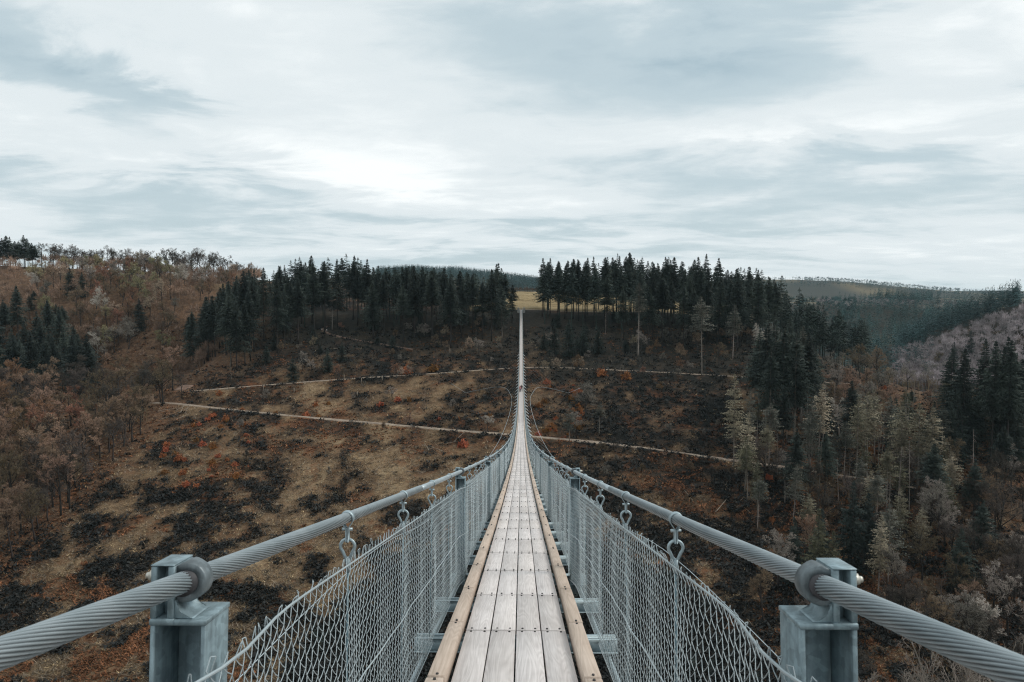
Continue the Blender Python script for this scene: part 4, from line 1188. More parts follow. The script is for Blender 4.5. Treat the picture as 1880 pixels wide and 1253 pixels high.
# white-grey blossoming or lichen-pale trees, and other singles
for px, yt, yb, lab in [(188, 532, 592, 'white twigged tree on the left hillside beside the lone spruce'), (178, 612, 668, 'pale white twigged tree on top of the left spur'),
                        (330, 488, 540, 'pale twigged tree just below the left skyline'), (215, 495, 530, 'small pale tree high on the left hillside'), (60, 500, 545, 'pale yellowish tree under the skyline spruces at left'),
                        (1790, 1105, 1200, 'small white twigged birch at the lower right'), (1400, 600, 680, 'pale twigged tree at the foot of the right stand'),
                        (1540, 735, 800, 'pale twigged tree left of the pale conifers')]:
    P = ground_at(px, yb)
    if P is None: continue
    tree('pale_tree', BARE[random.randrange(8)], P, height_for(P, yt), 15, M_barkp, M_twig_pale, lab, 'tree', None, 1.1)
for px, yb, h, mc, lab in [(1190, 645, 9, M_twig_grey, 'grey bare tree before the right stand, left of the lone conifer'), (1250, 672, 8, M_twig_brown, 'brown bare tree just left of the lone grey conifer'),
                           (1320, 670, 9, M_twig_brown, 'bare tree just right of the lone grey conifer'), (1075, 770, 14, M_twig_grey, 'large grey bare tree between deck and right slope'),
                           (1058, 800, 9, M_twig_grey, 'smaller grey bare tree right of the deck'), (895, 790, 6, M_twig_pale, 'pale sapling left of the wind cable'),
                           (880, 655, 8, M_twig_grey, 'bare grey tree close left of the deck'), (1010, 640, 7, M_twig_grey, 'bare grey tree close right of the deck'), (300, 745, 11, M_twig_dark, 'thin dark tree beside the path junction'),
                           (334, 730, 9, M_twig_dark, 'thin twin tree on the track above the junction'), (1245, 690, 6, M_twig_rust, 'rust coloured sapling on the upper path'), (720, 735, 5, M_twig_grey, 'grey sapling between the two paths')]:
    bare_at(px, yb, h, mc, lab, None, sp=0.5)
for i in range(75):                             # thin bare saplings under the stands
    px = random.uniform(985, 1460) if i % 5 < 3 else random.uniform(480, 930); yb = random.uniform(592, 700)
    if abs(px - 957) < 22: continue
    bare_at(px, yb, random.uniform(4, 9.5), random.choice([M_twig_grey, M_twig_grey, M_twig_brown, M_twig_rust, M_twig_tan]), 'thin bare sapling below the spruce stands', 'bare saplings below the spruce stands', name='bare_sapling', sp=2.0, wide=.9)
for i in range(34):                             # young spruces along the foot of the stands
    px = random.uniform(990, 1420) if i % 3 else random.uniform(480, 920); yb = random.uniform(585, 660); P = ground_at(px, yb)
    if P is None or not free(P[0], P[1], 2.5) or abs(px - 957) < 25: continue
    placed.append((P[0], P[1]))
    tree('young_spruce', FULL[i % 4], P, random.uniform(4, 10), 16, M_bark, M_young, 'young dark spruce at the foot of the stands', 'tree', 'young spruces at the foot of the stands', 1.0)
cnt = 0
for i in range(70):                             # low bare shrubs over the clearing
    px = random.uniform(440, 1420); yb = random.uniform(650, 930)
    if abs(px - 957) < 25 + (yb - 650) * .3: continue
    bare_at(px, yb, random.uniform(2.0, 5.0), random.choice([M_twig_grey, M_twig_brown, M_twig_dark]), 'low leafless shrub in the clearing around the paths', 'leafless shrubs in the clearing', SHRUB, 7, 'bare_shrub', sp=1.5)
# trees of the near slope whose tips reach into the lower right corner
for px, yt, y, lab in [(1660, 1215, 34, 'pale branch tips of a near tree, leftmost at the bottom edge'), (1735, 1195, 36, 'pale branch tips of a near tree at the bottom right'), (1805, 1190, 33, 'pale branch tips of a near tree left of the corner'), (1870, 1180, 36, 'pale branch tips of a near tree in the bottom right corner')]:
    x = CAMX + pix_dir(px, 1100)[0] * y; z = Hg(x, y); P = (x, y, z)
    tree('bare_tree', NEARB[random.randrange(3)], P, height_for(P, yt), 15, M_barkp, M_twig_near, lab, 'tree', None, 0.9)

# rust coloured leafy shrubs
def shrub(px, yb, s, label, group=None):
    P = ground_at(px, yb)
    if P is None: return
    e = empty('beech_shrub', (P[0], P[1], P[2] + CZ - .05)); e.scale = (s, s, s * random.uniform(.8, 1.2)); e.rotation_euler = (0, 0, random.uniform(0, 6.28))
    omat(obj('stems', BSTEM[random.randrange(2)], None, e), M_bark); omat(obj('leaves', BUSH[random.randrange(4)], None, e), M_rustleaf)
    tag(e, label, 'shrub', group)
for px, yb, s, lab in [(795, 678, 2.6, 'bright rust beech shrub above the upper path, left of the deck'), (745, 684, 2.4, 'rust shrub left of the bright one above the upper path'), (1105, 690, 2.4, 'rust red shrub on the upper path right of the deck'),
                       (1150, 696, 2.2, 'second rust shrub on the upper path right of the deck'), (850, 820, 1.8, 'small orange shrub just below the lower path'), (1380, 710, 2.0, 'rust shrub below the upper path near the dark clump'),
                       (1212, 712, 1.4, 'small rust shrub on the dark brush right of the deck')]:
    shrub(px, yb, s, lab)
for i in range(95):
    z_ = random.random()
    if z_ < .35: px, yb = random.uniform(290, 470), random.uniform(770, 900)
    elif z_ < .6: px, yb = random.uniform(985, 1080), random.uniform(700, 800)
    elif z_ < .8: px, yb = random.uniform(380, 900), random.uniform(720, 770)
    else: px, yb = random.uniform(1400, 1700), random.uniform(700, 960)
    shrub(px, yb, random.uniform(.7, 1.6), 'small rust leaved shrub scattered over the clearing', 'rust shrubs in the clearing')

# stakes along the upper path, logs in the slash
stake = bevel(Geo().box((0, 0, 0.9), (0.28, 0.28, 2.4)).mesh('stake'), .03)
for px, yb, lab in [(484, 719, 'pale tree guard stake on the upper path, leftmost'), (540, 722, 'pale tree guard stake, second from the left on the upper path'), (632, 699, 'pale stake at the upper edge of the upper path'), (664, 707, 'pale stake below the upper path, third from the left'),
                    (702, 702, 'pale stake below the upper path left of the rust shrubs'), (656, 728, 'thin pale stake between the two paths'), (826, 648, 'pale stake in the brush left of the deck')]:
    P = ground_at(px, yb); o = obj('wooden_stake', stake, M_log, None, (P[0], P[1], P[2] + CZ)); tag(o, lab, 'stake', 'stakes along the upper path')
rl = np.random.default_rng(5)
logm = [fix_normals(Geo().sweep(np.stack([np.linspace(-4, 4, 7), np.cumsum(rl.normal(0, .05, 7)), np.cumsum(rl.normal(0, .03, 7))], 1), np.linspace(.17, .09, 7)[:, None], 7).mesh('log', True)) for i in range(3)]
def ground_log(px, yb, ang, s, label, group=None):
    P = ground_at(px, yb)
    if P is None: return
    e = 1.2; hx = Hg(P[0] + math.cos(ang) * e, P[1] + math.sin(ang) * e) - Hg(P[0] - math.cos(ang) * e, P[1] - math.sin(ang) * e)
    o = obj('fallen_log', logm[random.randrange(3)], M_log, None, (P[0], P[1], P[2] + CZ + .10), (0, -math.atan2(hx, 2 * e), ang)); o.scale = (s, s, s); tag(o, label, 'log', group)
ground_log(616, 640, -0.5, 1.1, 'long pale fallen log below the forest path')
ground_log(1325, 930, 0.9, 1.2, 'pale fallen log below the lower path at right')
ground_log(880, 800, 2.2, .5, 'short pale log beside the wind cable at left')
for i in range(46):
    z_ = random.random()
    if z_ < .3: px, yb = random.uniform(280, 350), random.uniform(745, 775)
    elif z_ < .65: px, yb = random.uniform(640, 860), random.uniform(800, 880)
    else: px, yb = random.uniform(1200, 1500), random.uniform(840, 1000)
    ground_log(px, yb, random.uniform(0, 3.14), random.uniform(.35, .9), 'pale fallen stem among the cut brushwood', 'fallen stems in the brushwood')

# ------------------------------------------------------------------ ground cover (uncountable)
def tuft_variants(r, kind, n=6):
    out = []
    for i in range(n):
        if kind == 'grass': m_, wd, sp, ht = 9, .09, .85, .42
        elif kind == 'bramble': m_, wd, sp, ht = 8, .26, .9, .8
        elif kind == 'fern': m_, wd, sp, ht = 10, .17, .8, .45
        else: m_, wd, sp, ht = 9, .05, 1.3, .7
        a = r.uniform(0, 6.28, m_); b0 = np.stack([r.normal(0, .3, m_), r.normal(0, .3, m_), np.full(m_, -.12)], 1)
        tip = b0 + np.stack([np.cos(a) * sp * r.uniform(.4, 1.2, m_), np.sin(a) * sp * r.uniform(.4, 1.2, m_), ht * r.uniform(.35, 1.2, m_)], 1)
        sd = np.stack([-np.sin(a), np.cos(a), np.zeros(m_)], 1) * wd * r.uniform(.7, 1.4, m_)[:, None]
        if kind == 'bramble':
            mid = (b0 + tip) / 2 + r.normal(0, .2, (m_, 3)); tri = np.stack([mid - sd, tip, mid + sd], 1)
        else: tri = np.stack([b0 - sd, b0 + sd, tip], 1)
        out.append(tri)
    return out
rc = np.random.default_rng(77)
def scatter(P, kind, size, m_, name, label):
    var = tuft_variants(rc, kind); n = len(P); vi = rc.integers(0, len(var), n)
    a = rc.uniform(0, 6.28, n); s = rc.uniform(*size, n)
    A = []
    for v_ in range(len(var)):
        k = np.where(vi == v_)[0]; tri = var[v_].reshape(-1, 3)
        c, sn = np.cos(a[k])[:, None], np.sin(a[k])[:, None]
        x = (tri[:, 0] * c - tri[:, 1] * sn) * s[k][:, None] + P[k, 0:1]; y = (tri[:, 0] * sn + tri[:, 1] * c) * s[k][:, None] + P[k, 1:2]
        z = tri[:, 2] * s[k][:, None] + P[k, 2:3] + CZ
        A.append(np.stack([x, y, z], -1).reshape(-1, 3))
    V = np.concatenate(A); me_ = mesh_np(name, V, [np.arange(len(V)).reshape(-1, 3)]); o = obj(name, me_, m_)
    tn = np.concatenate([np.repeat(rc.uniform(.5, 1.35, (vi == v_).sum()), var[v_].shape[0] * 3) for v_ in range(len(var))]) * np.repeat(rc.uniform(.7, 1.3, len(V) // 3), 3)
    me_.attributes.new('tint', 'FLOAT', 'POINT').data.foreach_set('value', tn.astype(np.float32))
    tag(o, label, name.split('_')[-1], kind='stuff')
npt = 86000
spx = rc.uniform(-60, 1940, npt); spy = rc.uniform(600, 1290, npt)
P = march(spx, spy); ok = ~np.isnan(P[:, 0]) & (P[:, 1] < 420); P = P[ok]; spx = spx[ok]; spy = spy[ok]
pdist = path_dist(P[:, 0], P[:, 1]); k = pdist > rc.uniform(-.25, 1.0, len(pdist)); P = P[k]; spx = spx[k]; spy = spy[k]
k = ~((np.abs(P[:, 0]) < 14) & (P[:, 1] > 362)); P = P[k]; spx = spx[k]; spy = spy[k]
P[:, 2] = H(P[:, 0], P[:, 1])
nz = tone(P[:, 0], P[:, 1], spx, spy); nr = .7 * fbm(P[:, 0], P[:, 1], 16, 2, 51) + .7 * fbm(P[:, 0], P[:, 1], 5, 3, 54)
leftw = spx < 330 - (spy - 750) * .97; rightw = spx > 1380
rust = (nr > .27) | (leftw & (rc.random(len(P)) < .55)) | (rightw & (rc.random(len(P)) < .3))
under = thicket(P[:, 0], P[:, 1]) > rc.normal(0, .12, len(P))
dark = (under & (rc.random(len(P)) < .9)) | (~rust & (nz + rc.normal(0, .12, len(P)) < 0)); dark &= under | (rc.random(len(P)) < .86); rust &= ~dark; brush = ~rust & ~dark & (rc.random(len(P)) < .50)
gr = ~rust & ~dark & ~brush
scatter(P[gr], 'grass', (.5, 1.25), M_grass, 'dry_grass', 'tufts of pale dry grass all over the clearing')
scatter(P[dark], 'bramble', (.5, 1.5), M_bramble, 'bramble_thicket', 'dark low bramble thickets on the slope')
scatter(P[rust], 'fern', (.5, 1.3), M_fern, 'dead_fern', 'rust brown dead fern and leaf litter on the slope')
scatter(P[brush], 'brush', (.5, 1.5), M_brush, 'cut_brushwood', 'grey cut brushwood lying over the clearing')

# ------------------------------------------------------------------ far woods (one mass each)
rf = np.random.default_rng(9)
def merge_far(name, pts, hs, variants, m_, label):
    vi = rf.integers(0, len(variants), len(pts)); A = []; TN = []
    for v_, (tri, bh) in enumerate(variants):
        k = np.where(vi == v_)[0]
        if not len(k): continue
        s = (hs[k] / bh)[:, None]; a = rf.uniform(0, 6.28, len(k)); c, sn = np.cos(a)[:, None], np.sin(a)[:, None]
        x = (tri[:, 0] * c - tri[:, 1] * sn) * s + pts[k, 0:1]; y = (tri[:, 0] * sn + tri[:, 1] * c) * s + pts[k, 1:2]; z = tri[:, 2] * s + pts[k, 2:3] + CZ
        A.append(np.stack([x, y, z], -1).reshape(-1, 3)); TN.append(np.repeat(rf.uniform(.6, 1.4, len(k)), len(tri)))
    V = np.concatenate(A); me_ = mesh_np(name, V, [np.arange(len(V)).reshape(-1, 3)]); o = obj(name, me_, m_); tag(o, label, 'hedge' if name == 'hedge' else 'forest', kind='stuff')
    me_.attributes.new('tint', 'FLOAT', 'POINT').data.foreach_set('value', np.concatenate(TN).astype(np.float32))
def lowcon(): 
    g = conifer_geo(rf, 24, 0.12, 4.6, 44, 3, 1, 3.0, .3, .9); V = np.concatenate(g.V); return (V[np.concatenate(g.T)].reshape(-1, 3), 24)
def puff(n=210):
    WT = 0.13 * (210 / n) ** .5
    d = rf.normal(0, 1, (n, 3)); d /= np.linalg.norm(d, axis=1, keepdims=True); d[:, 2] = np.abs(d[:, 2]) * 1.1 - .15
    c = np.array([0, 0, 7.0]); r0 = rf.uniform(.1, .6, n)[:, None]; p0 = c + d * r0 * [4.2, 4.2, 6]; p1 = c + d * (r0 + rf.uniform(.25, .45, n)[:, None]) * [4.2, 4.2, 6.5] + rf.normal(0, .5, (n, 3))
    sd = np.cross(d, rf.normal(0, 1, (n, 3))); sd /= np.linalg.norm(sd, axis=1, keepdims=True)
    tri = np.stack([p0 - sd * WT, p0 + sd * WT, p1], 1)
    tk = np.array([[[-.25, 0, -.5], [.25, 0, -.5], [0, 0, 8]], [[0, -.25, -.5], [0, .25, -.5], [0, 0, 8]]])
    return (np.concatenate([tri, tk]).reshape(-1, 3), 14.0)
LC = [lowcon() for _ in range(6)]; PF = [puff(110) for _ in range(6)]
def tiny():
    g = conifer_geo(rf, 20, 0.05, 4.6, 18, 2, 1, 4.2, .3, .9); V = np.concatenate(g.V); return (V[np.concatenate(g.T)].reshape(-1, 3), 20)
def midlow(i):
    g = conifer_geo(rf, 20, 0.0, 5.4, 26, 2, 1, 4.4, .3, .8); V = np.concatenate(g.V); return (V[np.concatenate(g.T)].reshape(-1, 3), 20)
TC = [tiny() for _ in range(5)]; TP = [puff(28) for _ in range(4)]
def area(n, xr, yr, cond=None):
    x = rf.uniform(*xr, n); y = rf.uniform(*yr, n); z = H0(x, y); p = np.stack([x, y, z], 1)
    px, py = proj(p)
    k = (px > -150) & (px < 2050)
    if cond is not None: k &= cond(x, y, z, px, py)
    return p[k]
p = area(6500, (180, 620), (430, 640), lambda x, y, z, px, py: (px > 1640) & (y < 565) & ~((py < 640) & (np.abs(py - np.interp(px, [1640, 1880], [650, 565])) < 8)))
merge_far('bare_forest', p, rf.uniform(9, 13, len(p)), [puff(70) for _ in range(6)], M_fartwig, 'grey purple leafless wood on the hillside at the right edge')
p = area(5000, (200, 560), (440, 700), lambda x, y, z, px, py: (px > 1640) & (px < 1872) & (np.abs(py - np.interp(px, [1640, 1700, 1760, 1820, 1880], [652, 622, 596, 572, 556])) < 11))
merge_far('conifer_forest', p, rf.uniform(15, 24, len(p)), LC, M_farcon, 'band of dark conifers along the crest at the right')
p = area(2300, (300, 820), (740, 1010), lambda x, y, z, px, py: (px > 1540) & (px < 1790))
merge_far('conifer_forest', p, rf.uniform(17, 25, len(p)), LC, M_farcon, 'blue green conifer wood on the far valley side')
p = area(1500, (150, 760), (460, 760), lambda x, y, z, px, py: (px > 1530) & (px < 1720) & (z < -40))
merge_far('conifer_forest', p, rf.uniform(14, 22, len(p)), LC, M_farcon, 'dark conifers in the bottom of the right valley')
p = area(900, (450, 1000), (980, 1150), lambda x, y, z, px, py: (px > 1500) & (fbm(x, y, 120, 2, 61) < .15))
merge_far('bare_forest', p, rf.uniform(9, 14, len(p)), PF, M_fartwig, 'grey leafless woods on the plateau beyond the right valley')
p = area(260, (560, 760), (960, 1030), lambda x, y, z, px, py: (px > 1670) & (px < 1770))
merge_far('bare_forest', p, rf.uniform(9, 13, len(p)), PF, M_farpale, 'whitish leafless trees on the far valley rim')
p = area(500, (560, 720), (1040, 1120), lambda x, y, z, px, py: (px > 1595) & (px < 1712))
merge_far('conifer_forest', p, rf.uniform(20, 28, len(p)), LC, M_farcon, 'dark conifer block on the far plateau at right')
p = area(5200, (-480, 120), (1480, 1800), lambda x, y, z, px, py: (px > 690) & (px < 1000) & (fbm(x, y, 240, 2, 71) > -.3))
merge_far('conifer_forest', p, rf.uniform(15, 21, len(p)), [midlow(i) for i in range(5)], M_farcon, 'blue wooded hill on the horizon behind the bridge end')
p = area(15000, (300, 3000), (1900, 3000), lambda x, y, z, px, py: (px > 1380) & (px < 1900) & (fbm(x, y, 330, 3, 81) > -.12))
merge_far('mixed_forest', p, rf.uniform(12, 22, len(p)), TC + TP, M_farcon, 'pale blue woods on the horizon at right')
p = area(420, (-60, 60), (452, 500), lambda x, y, z, px, py: (px > 880) & (px < 1035))
merge_far('hedge', p, rf.uniform(2.5, 4.5, len(p)), PF, M_twig_dark, 'dark hedge above the straw field behind the bridge end')

p = area(1500, (150, 520), (640, 1050), lambda x, y, z, px, py: (px > 1360) & (px < 1580) & (fbm(x, y, 90, 2, 91) > -.1))
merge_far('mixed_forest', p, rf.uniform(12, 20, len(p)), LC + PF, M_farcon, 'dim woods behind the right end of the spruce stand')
# undergrowth and back ranks of the woods whose front trees are built one by one
LB = []
for i in range(5):
    t_, c_ = bare_geo(rf, 13, .7, .25, .62, .07, 3, limb=0); V = np.concatenate(c_.V); Qa = np.concatenate([q[i % 2::3] if j else q for j, q in enumerate(c_.Q)])
    V2 = np.concatenate(t_.V); Q2 = np.concatenate(t_.Q); tr_ = [V[Qa[:, [0, 1, 2]]], V[Qa[:, [0, 2, 3]]], V2[Q2[:, [0, 1, 2]]], V2[Q2[:, [0, 2, 3]]]]
    LB.append((np.concatenate(tr_).reshape(-1, 3), 13.0))
p = area(2000, (-420, -112), (312, 480), lambda x, y, z, px, py: ((y > 350) | (px > 255)) & (px > -60) & (px < 480) & (fbm(x, y, 30, 2, 95) > -.35))
merge_far('bare_forest', p, rf.uniform(6, 13, len(p)), [puff(130) for _ in range(7)], M_under, 'brown leafless underwood covering the left hillside')
p = area(130, (-330, -120), (150, 300), lambda x, y, z, px, py: px < 300 - (py - 750) * .97)
merge_far('bare_forest', p, rf.uniform(5, 11, len(p)), LB, M_under, 'brown leafless underwood on the left spur')
p = area(260, (90, 260), (120, 260), lambda x, y, z, px, py: (px > 1540) & (py > 900))
merge_far('bare_forest', p, rf.uniform(5, 10, len(p)), LB, M_underd, 'dark leafless underwood low on the right slope')
p = area(120, (110, 260), (235, 330), lambda x, y, z, px, py: (px > 1540) & (py < 800))
merge_far('bare_forest', p, rf.uniform(5, 9, len(p)), LB, M_under, 'grey leafless underwood on the right spur')

def midcon(b_):
    g = conifer_geo(rf, 30, b_, 5.8, 150, 5, 1, 2.4, .35, .95); V = np.concatenate(g.V); tr_ = V[np.concatenate(g.T)].reshape(-1, 3)
    q = trunk_geo(rf, 30, .27); V2 = np.concatenate(q.V); Q2 = np.concatenate(q.Q)
    return (np.concatenate([tr_, V2[Q2[:, [0, 1, 2]]].reshape(-1, 3), V2[Q2[:, [0, 2, 3]]].reshape(-1, 3)]), 30.0)
MC = [midcon(b_) for b_ in (.35, .45, .4, .3, .5)]
def back_ranks(pxr, yr, skyp, n, label):
    pts = []; hs = []
    for i in range(n):
        px = rf.uniform(*pxr); y = rf.uniform(*yr); x = CAMX + pix_dir(px, 600)[0] * y
        if -5 < x < 10 or not free(x, y, 2.5): continue
        z = Hg(x, y); h = min(rf.uniform(26, 34), height_for((x, y, z), np.interp(px, [q[0] for q in skyp], [q[1] for q in skyp])) - rf.uniform(0, 1) ** 2 * 7)
        if h > 10: pts.append((x, y, z)); hs.append(h); placed.append((x, y))
    merge_far('spruce_forest', np.array(pts), np.array(hs), MC, M_backcon, label)
back_ranks((380, 940), (340, 392), skyL, 110, 'back ranks of the dark spruce stand left of the bridge end')
back_ranks((990, 1590), (338, 386), skyR, 120, 'back ranks of the dark spruce stand right of the bridge end')
p = area(620, (-75, 75), (80, 205), lambda x, y, z, px, py: thicket(x, y) > rf.normal(.05, .15, len(x)))
merge_far('added_spruce_thicket', p, rf.uniform(2.0, 6.5, len(p)), LC, M_backcon, 'added dark young spruce thicket in place of shade deep under the bridge')

# far village
M_white = simple('white_render', (0.75, 0.74, 0.72), 0.8, 0.06, 1); M_roof = simple('slate_roof', (0.30, 0.31, 0.33), 0.6, 0.15, 1); M_roofw = simple('pale_roof', (0.62, 0.63, 0.65), 0.5, 0.1, 1); M_glass = simple('dark_window', (0.03, 0.035, 0.04), 0.2, 0.1, 1)
for px, y, w, d, h, rz, mr, lab in [(1716, 1210, 26, 12, 5, .2, M_roofw, 'long white shed on the far plateau, left of the others'), (1745, 1260, 14, 10, 6, -.3, M_roof, 'white house on the far plateau beside the pale shed'),
                                   (1762, 1225, 22, 12, 5, .1, M_roofw, 'pale roofed barn on the far plateau'), (1790, 1290, 12, 9, 6, .5, M_roof, 'small white house, rightmost on the far plateau')]:
    x = CAMX + pix_dir(px, 548)[0] * y; z = Hg(x, y) + CZ
    e = empty('farm_house', (x, y, z), rz); tag(e, lab, 'house')
    obj('wall', Geo().box((0, 0, h / 2 - .5), (w, d, h + 1)).mesh('house_wall'), M_white, e)
    g = Geo(); g.prism([(-d / 2 - .4, h), (d / 2 + .4, h), (0, h + d * .34)], lambda p_, w_: np.array([w_, p_[0], p_[1]]), -w / 2 - .4, w / 2 + .4)
    obj('roof', fix_normals(g.mesh('house_roof')), mr, e)
    for i in range(3): obj('window', Geo().box((-w / 3 + i * w / 3, -d / 2 - .03, h * .55), (1.4, .08, 1.3)).mesh('pane'), M_glass, e)

# ------------------------------------------------------------------ people
M_skin = simple('skin', (0.45, 0.28, 0.21), 0.6, 0.05, 5); M_black = simple('black_jacket', (0.016, 0.016, 0.018), 0.8, 0.2, 8)
M_pink = simple('pink_jacket', (0.55, 0.23, 0.24), 0.8, 0.15, 8); M_jeans = simple('dark_trousers', (0.03, 0.035, 0.05), 0.85, 0.2, 8)
M_hair = simple('brown_hair', (0.05, 0.03, 0.02), 0.7, 0.2, 12); M_whitej = simple('white_jacket', (0.75, 0.75, 0.75), 0.8, 0.1, 8); M_shoe = simple('dark_shoe', (0.03, 0.028, 0.026), 0.7, 0.1, 5)
def person(loc, rz, h, mj, label, step=1.0, group=None):
    J = {'pel': (0, 0, .93), 'sp': (0, .01, 1.12), 'ch': (0, .0, 1.33), 'nk': (0, .0, 1.47), 'hd': (0, -.015, 1.57), 'ht': (0, -.01, 1.70)}
    E = [('pel', 'sp'), ('sp', 'ch'), ('ch', 'nk'), ('nk', 'hd'), ('hd', 'ht')]
    rad = {'pel': (.15, .11), 'sp': (.14, .10), 'ch': (.17, .115), 'nk': (.055, .06), 'hd': (.078, .092), 'ht': (.055, .07)}
    for s_, n in ((-1, 'l'), (1, 'r')):
        f = s_ * step
        J['hp' + n] = (s_ * .095, 0, .88); J['kn' + n] = (s_ * .10, -.10 - .10 * f, .49); J['an' + n] = (s_ * .10, .04 - .22 * f, .09 + (.05 if f < 0 else 0)); J['to' + n] = (s_ * .11, -.11 - .22 * f, .045)
        J['sh' + n] = (s_ * .185, 0, 1.40); J['el' + n] = (s_ * .25, .05 + .10 * f, 1.13); J['wr' + n] = (s_ * .25, -.08 + .16 * f, .92); J['ha' + n] = (s_ * .245, -.12 + .17 * f, .84)
        E += [('pel', 'hp' + n), ('hp' + n, 'kn' + n), ('kn' + n, 'an' + n), ('an' + n, 'to' + n), ('ch', 'sh' + n), ('sh' + n, 'el' + n), ('el' + n, 'wr' + n), ('wr' + n, 'ha' + n)]
        rad.update({'hp' + n: (.095, .10), 'kn' + n: (.062, .065), 'an' + n: (.045, .05), 'to' + n: (.045, .032), 'sh' + n: (.07, .075), 'el' + n: (.05, .05), 'wr' + n: (.036, .036), 'ha' + n: (.034, .042)})
    names = list(J); me = bpy.data.meshes.new('body'); me.from_pydata([J[n] for n in names], [(names.index(a), names.index(b2)) for a, b2 in E], [])
    tmp = bpy.data.objects.new('body_tmp', me); col.objects.link(tmp)
    md = tmp.modifiers.new('skin', 'SKIN'); md.use_smooth_shade = True
    for i, n in enumerate(names): me.skin_vertices[0].data[i].radius = rad[n]; me.skin_vertices[0].data[i].use_root = (n == 'pel')
    tmp.modifiers.new('sub', 'SUBSURF').levels = 1
    dg = bpy.context.evaluated_depsgraph_get(); bm_ = bpy.data.meshes.new_from_object(tmp.evaluated_get(dg)); bpy.data.objects.remove(tmp)
    bm_.materials.clear()
    for m_ in (M_skin, mj, M_jeans, M_shoe): bm_.materials.append(m_)
    for p_ in bm_.polygons:
        c = p_.center
        armhand = abs(c.x) > .19 and c.z < .93
        p_.material_index = 0 if (c.z > 1.46 or (armhand and c.z > .7)) else 1 if c.z > .86 else 3 if c.z < .11 else 2
        p_.use_smooth = True
    e = empty('person', loc, rz); s = h / 1.74; e.scale = (s, s, s)
    obj('body', bm_, None, e)
    g = Geo(); th = np.linspace(0, math.pi * .62, 6)
    for_V = [[.098 * math.sin(a) * math.cos(b2), -.002 + .112 * math.sin(a) * math.sin(b2), 1.60 + .125 * math.cos(a)] for a in th for b2 in np.linspace(0, 2 * math.pi, 12, endpoint=False)]
    Qs = [[i * 12 + j, i * 12 + (j + 1) % 12, (i + 1) * 12 + (j + 1) % 12, (i + 1) * 12 + j] for i in range(5) for j in range(12)]
    V = np.array(for_V); V[:, 1] += .012 + .02 * (V[:, 2] < 1.6)
    obj('hair', g.add(V, Qs).mesh('hair', True), M_hair, e)
    tag(e, label, 'person', group); return e
yp = 166.0
person((0.12, yp + 1.0, CZ + float(zd(yp + 1.0))), 0.15, 1.80, M_black, 'person in black jacket walking on the bridge, behind the one in pink')
person((-0.22, yp - .3, CZ + float(zd(yp - .3))), -0.1, 1.68, M_pink, 'person in pink jacket walking on the bridge', -1.0)
for px, yb, lab in [(591, 609, 'person in white on the forest path, leftmost'), (600, 611, 'person in white on the forest path, right of the other')]:
    P = ground_at(px, yb)
    if P is not None: person((P[0], P[1], P[2] + CZ), random.uniform(0, 3), 1.7, M_whitej, lab)

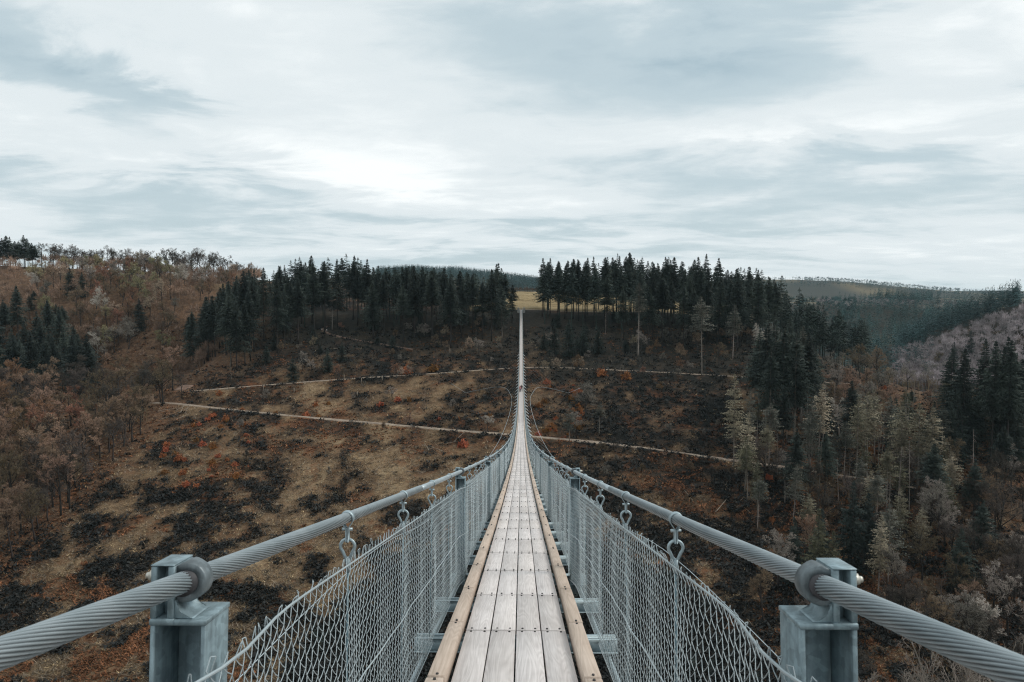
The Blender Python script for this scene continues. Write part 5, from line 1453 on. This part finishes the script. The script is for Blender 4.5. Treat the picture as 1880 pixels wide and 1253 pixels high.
# things of the smaller groups are told apart by their order from the left
def ordinal(i):
    return ['first', 'second', 'third', 'fourth', 'fifth', 'sixth', 'seventh', 'eighth', 'ninth', 'tenth'][i] if i < 10 else str(i + 1) + ('th' if 10 < (i + 1) % 100 < 14 else {1: 'st', 2: 'nd', 3: 'rd'}.get((i + 1) % 10, 'th'))
for gname, txt in (('tall spruce clump on the right slope', '{} dark spruce from the left in the tight clump on the right slope'), ('skyline spruces at the left edge', '{} black spruce from the left on the skyline at the left edge'),
                   ('bare beeches on the left skyline', '{} thin bare beech from the left in the row on the left skyline'), ('spruces at the right edge', '{} dark spruce from the left in the stand at the right edge'),
                   ('bare trees on the right spur', '{} bare grey brown tree from the left on the right spur crest'), ('dead conifer poles on the right slope', '{} bare pale dead conifer pole from the left on the right slope'),
                   ('scattered spruces on the right slope', '{} of the scattered dark spruces on the right slope, from the left'), ('thin conifers on the right slope', '{} thin sparse crowned conifer from the left on the right slope'),
                   ('spruces in the left gully', '{} dark spruce from the left in the shaded gully at the left edge'), ('spruces left of the far bridge end', '{} dark spruce from the left in the stand left of the bridge end'),
                   ('spruces right of the far bridge end', '{} dark spruce from the left in the stand right of the bridge end'), ('bare trees on the left spur', '{} bare brown tree from the left in the wood on the left spur'),
                   ('bare trees on the left hillside', '{} bare tree from the left on the hillside below the left skyline'), ('bare trees low on the right slope', '{} dark bare tree from the left low on the right slope'),
                   ('leafless shrubs in the clearing', '{} low leafless shrub from the left in the clearing around the paths'), ('rust shrubs in the clearing', '{} small rust leaved shrub from the left in the clearing'),
                   ('bare saplings below the spruce stands', '{} thin bare sapling from the left below the spruce stands'), ('young spruces at the foot of the stands', '{} young dark spruce from the left at the foot of the stands'),
                   ('fallen stems in the brushwood', '{} pale fallen stem from the left among the cut brushwood')):
    mem = [o for o in bpy.data.objects if o.get('group') == gname and o.parent is None]
    mem.sort(key=lambda o: proj(np.array([o.location.x, o.location.y, o.location.z - CZ]))[0])
    for i, o in enumerate(mem): o['label'] = txt.format(ordinal(i))

# ------------------------------------------------------------------ haze: one box of even air round everything
m = bpy.data.materials.new('haze_air'); m.use_nodes = True; t = m.node_tree; t.nodes.clear()
pv = N(t, 'ShaderNodeVolumePrincipled'); setin(pv, Density=0.00005, Anisotropy=0.0); pv.inputs['Color'].default_value = (0.66, 0.90, 0.97, 1)
ou = N(t, 'ShaderNodeOutputMaterial'); t.links.new(pv.outputs[0], ou.inputs['Volume'])
zlo = float(GZ.min()) + CZ - 1.0; zhi = float(max(GZ.max() + 30, 8)) + CZ
me = Geo().box(((gx[0] + gx[-1]) / 2, (gy[0] + gy[-1]) / 2, (zlo + zhi) / 2), (gx[-1] - gx[0] + 20, gy[-1] - gy[0] + 20, zhi - zlo)).mesh('haze')
hz = obj('haze', me, m); tag(hz, 'thin pale haze filling the air of the valley', 'haze', kind='stuff')
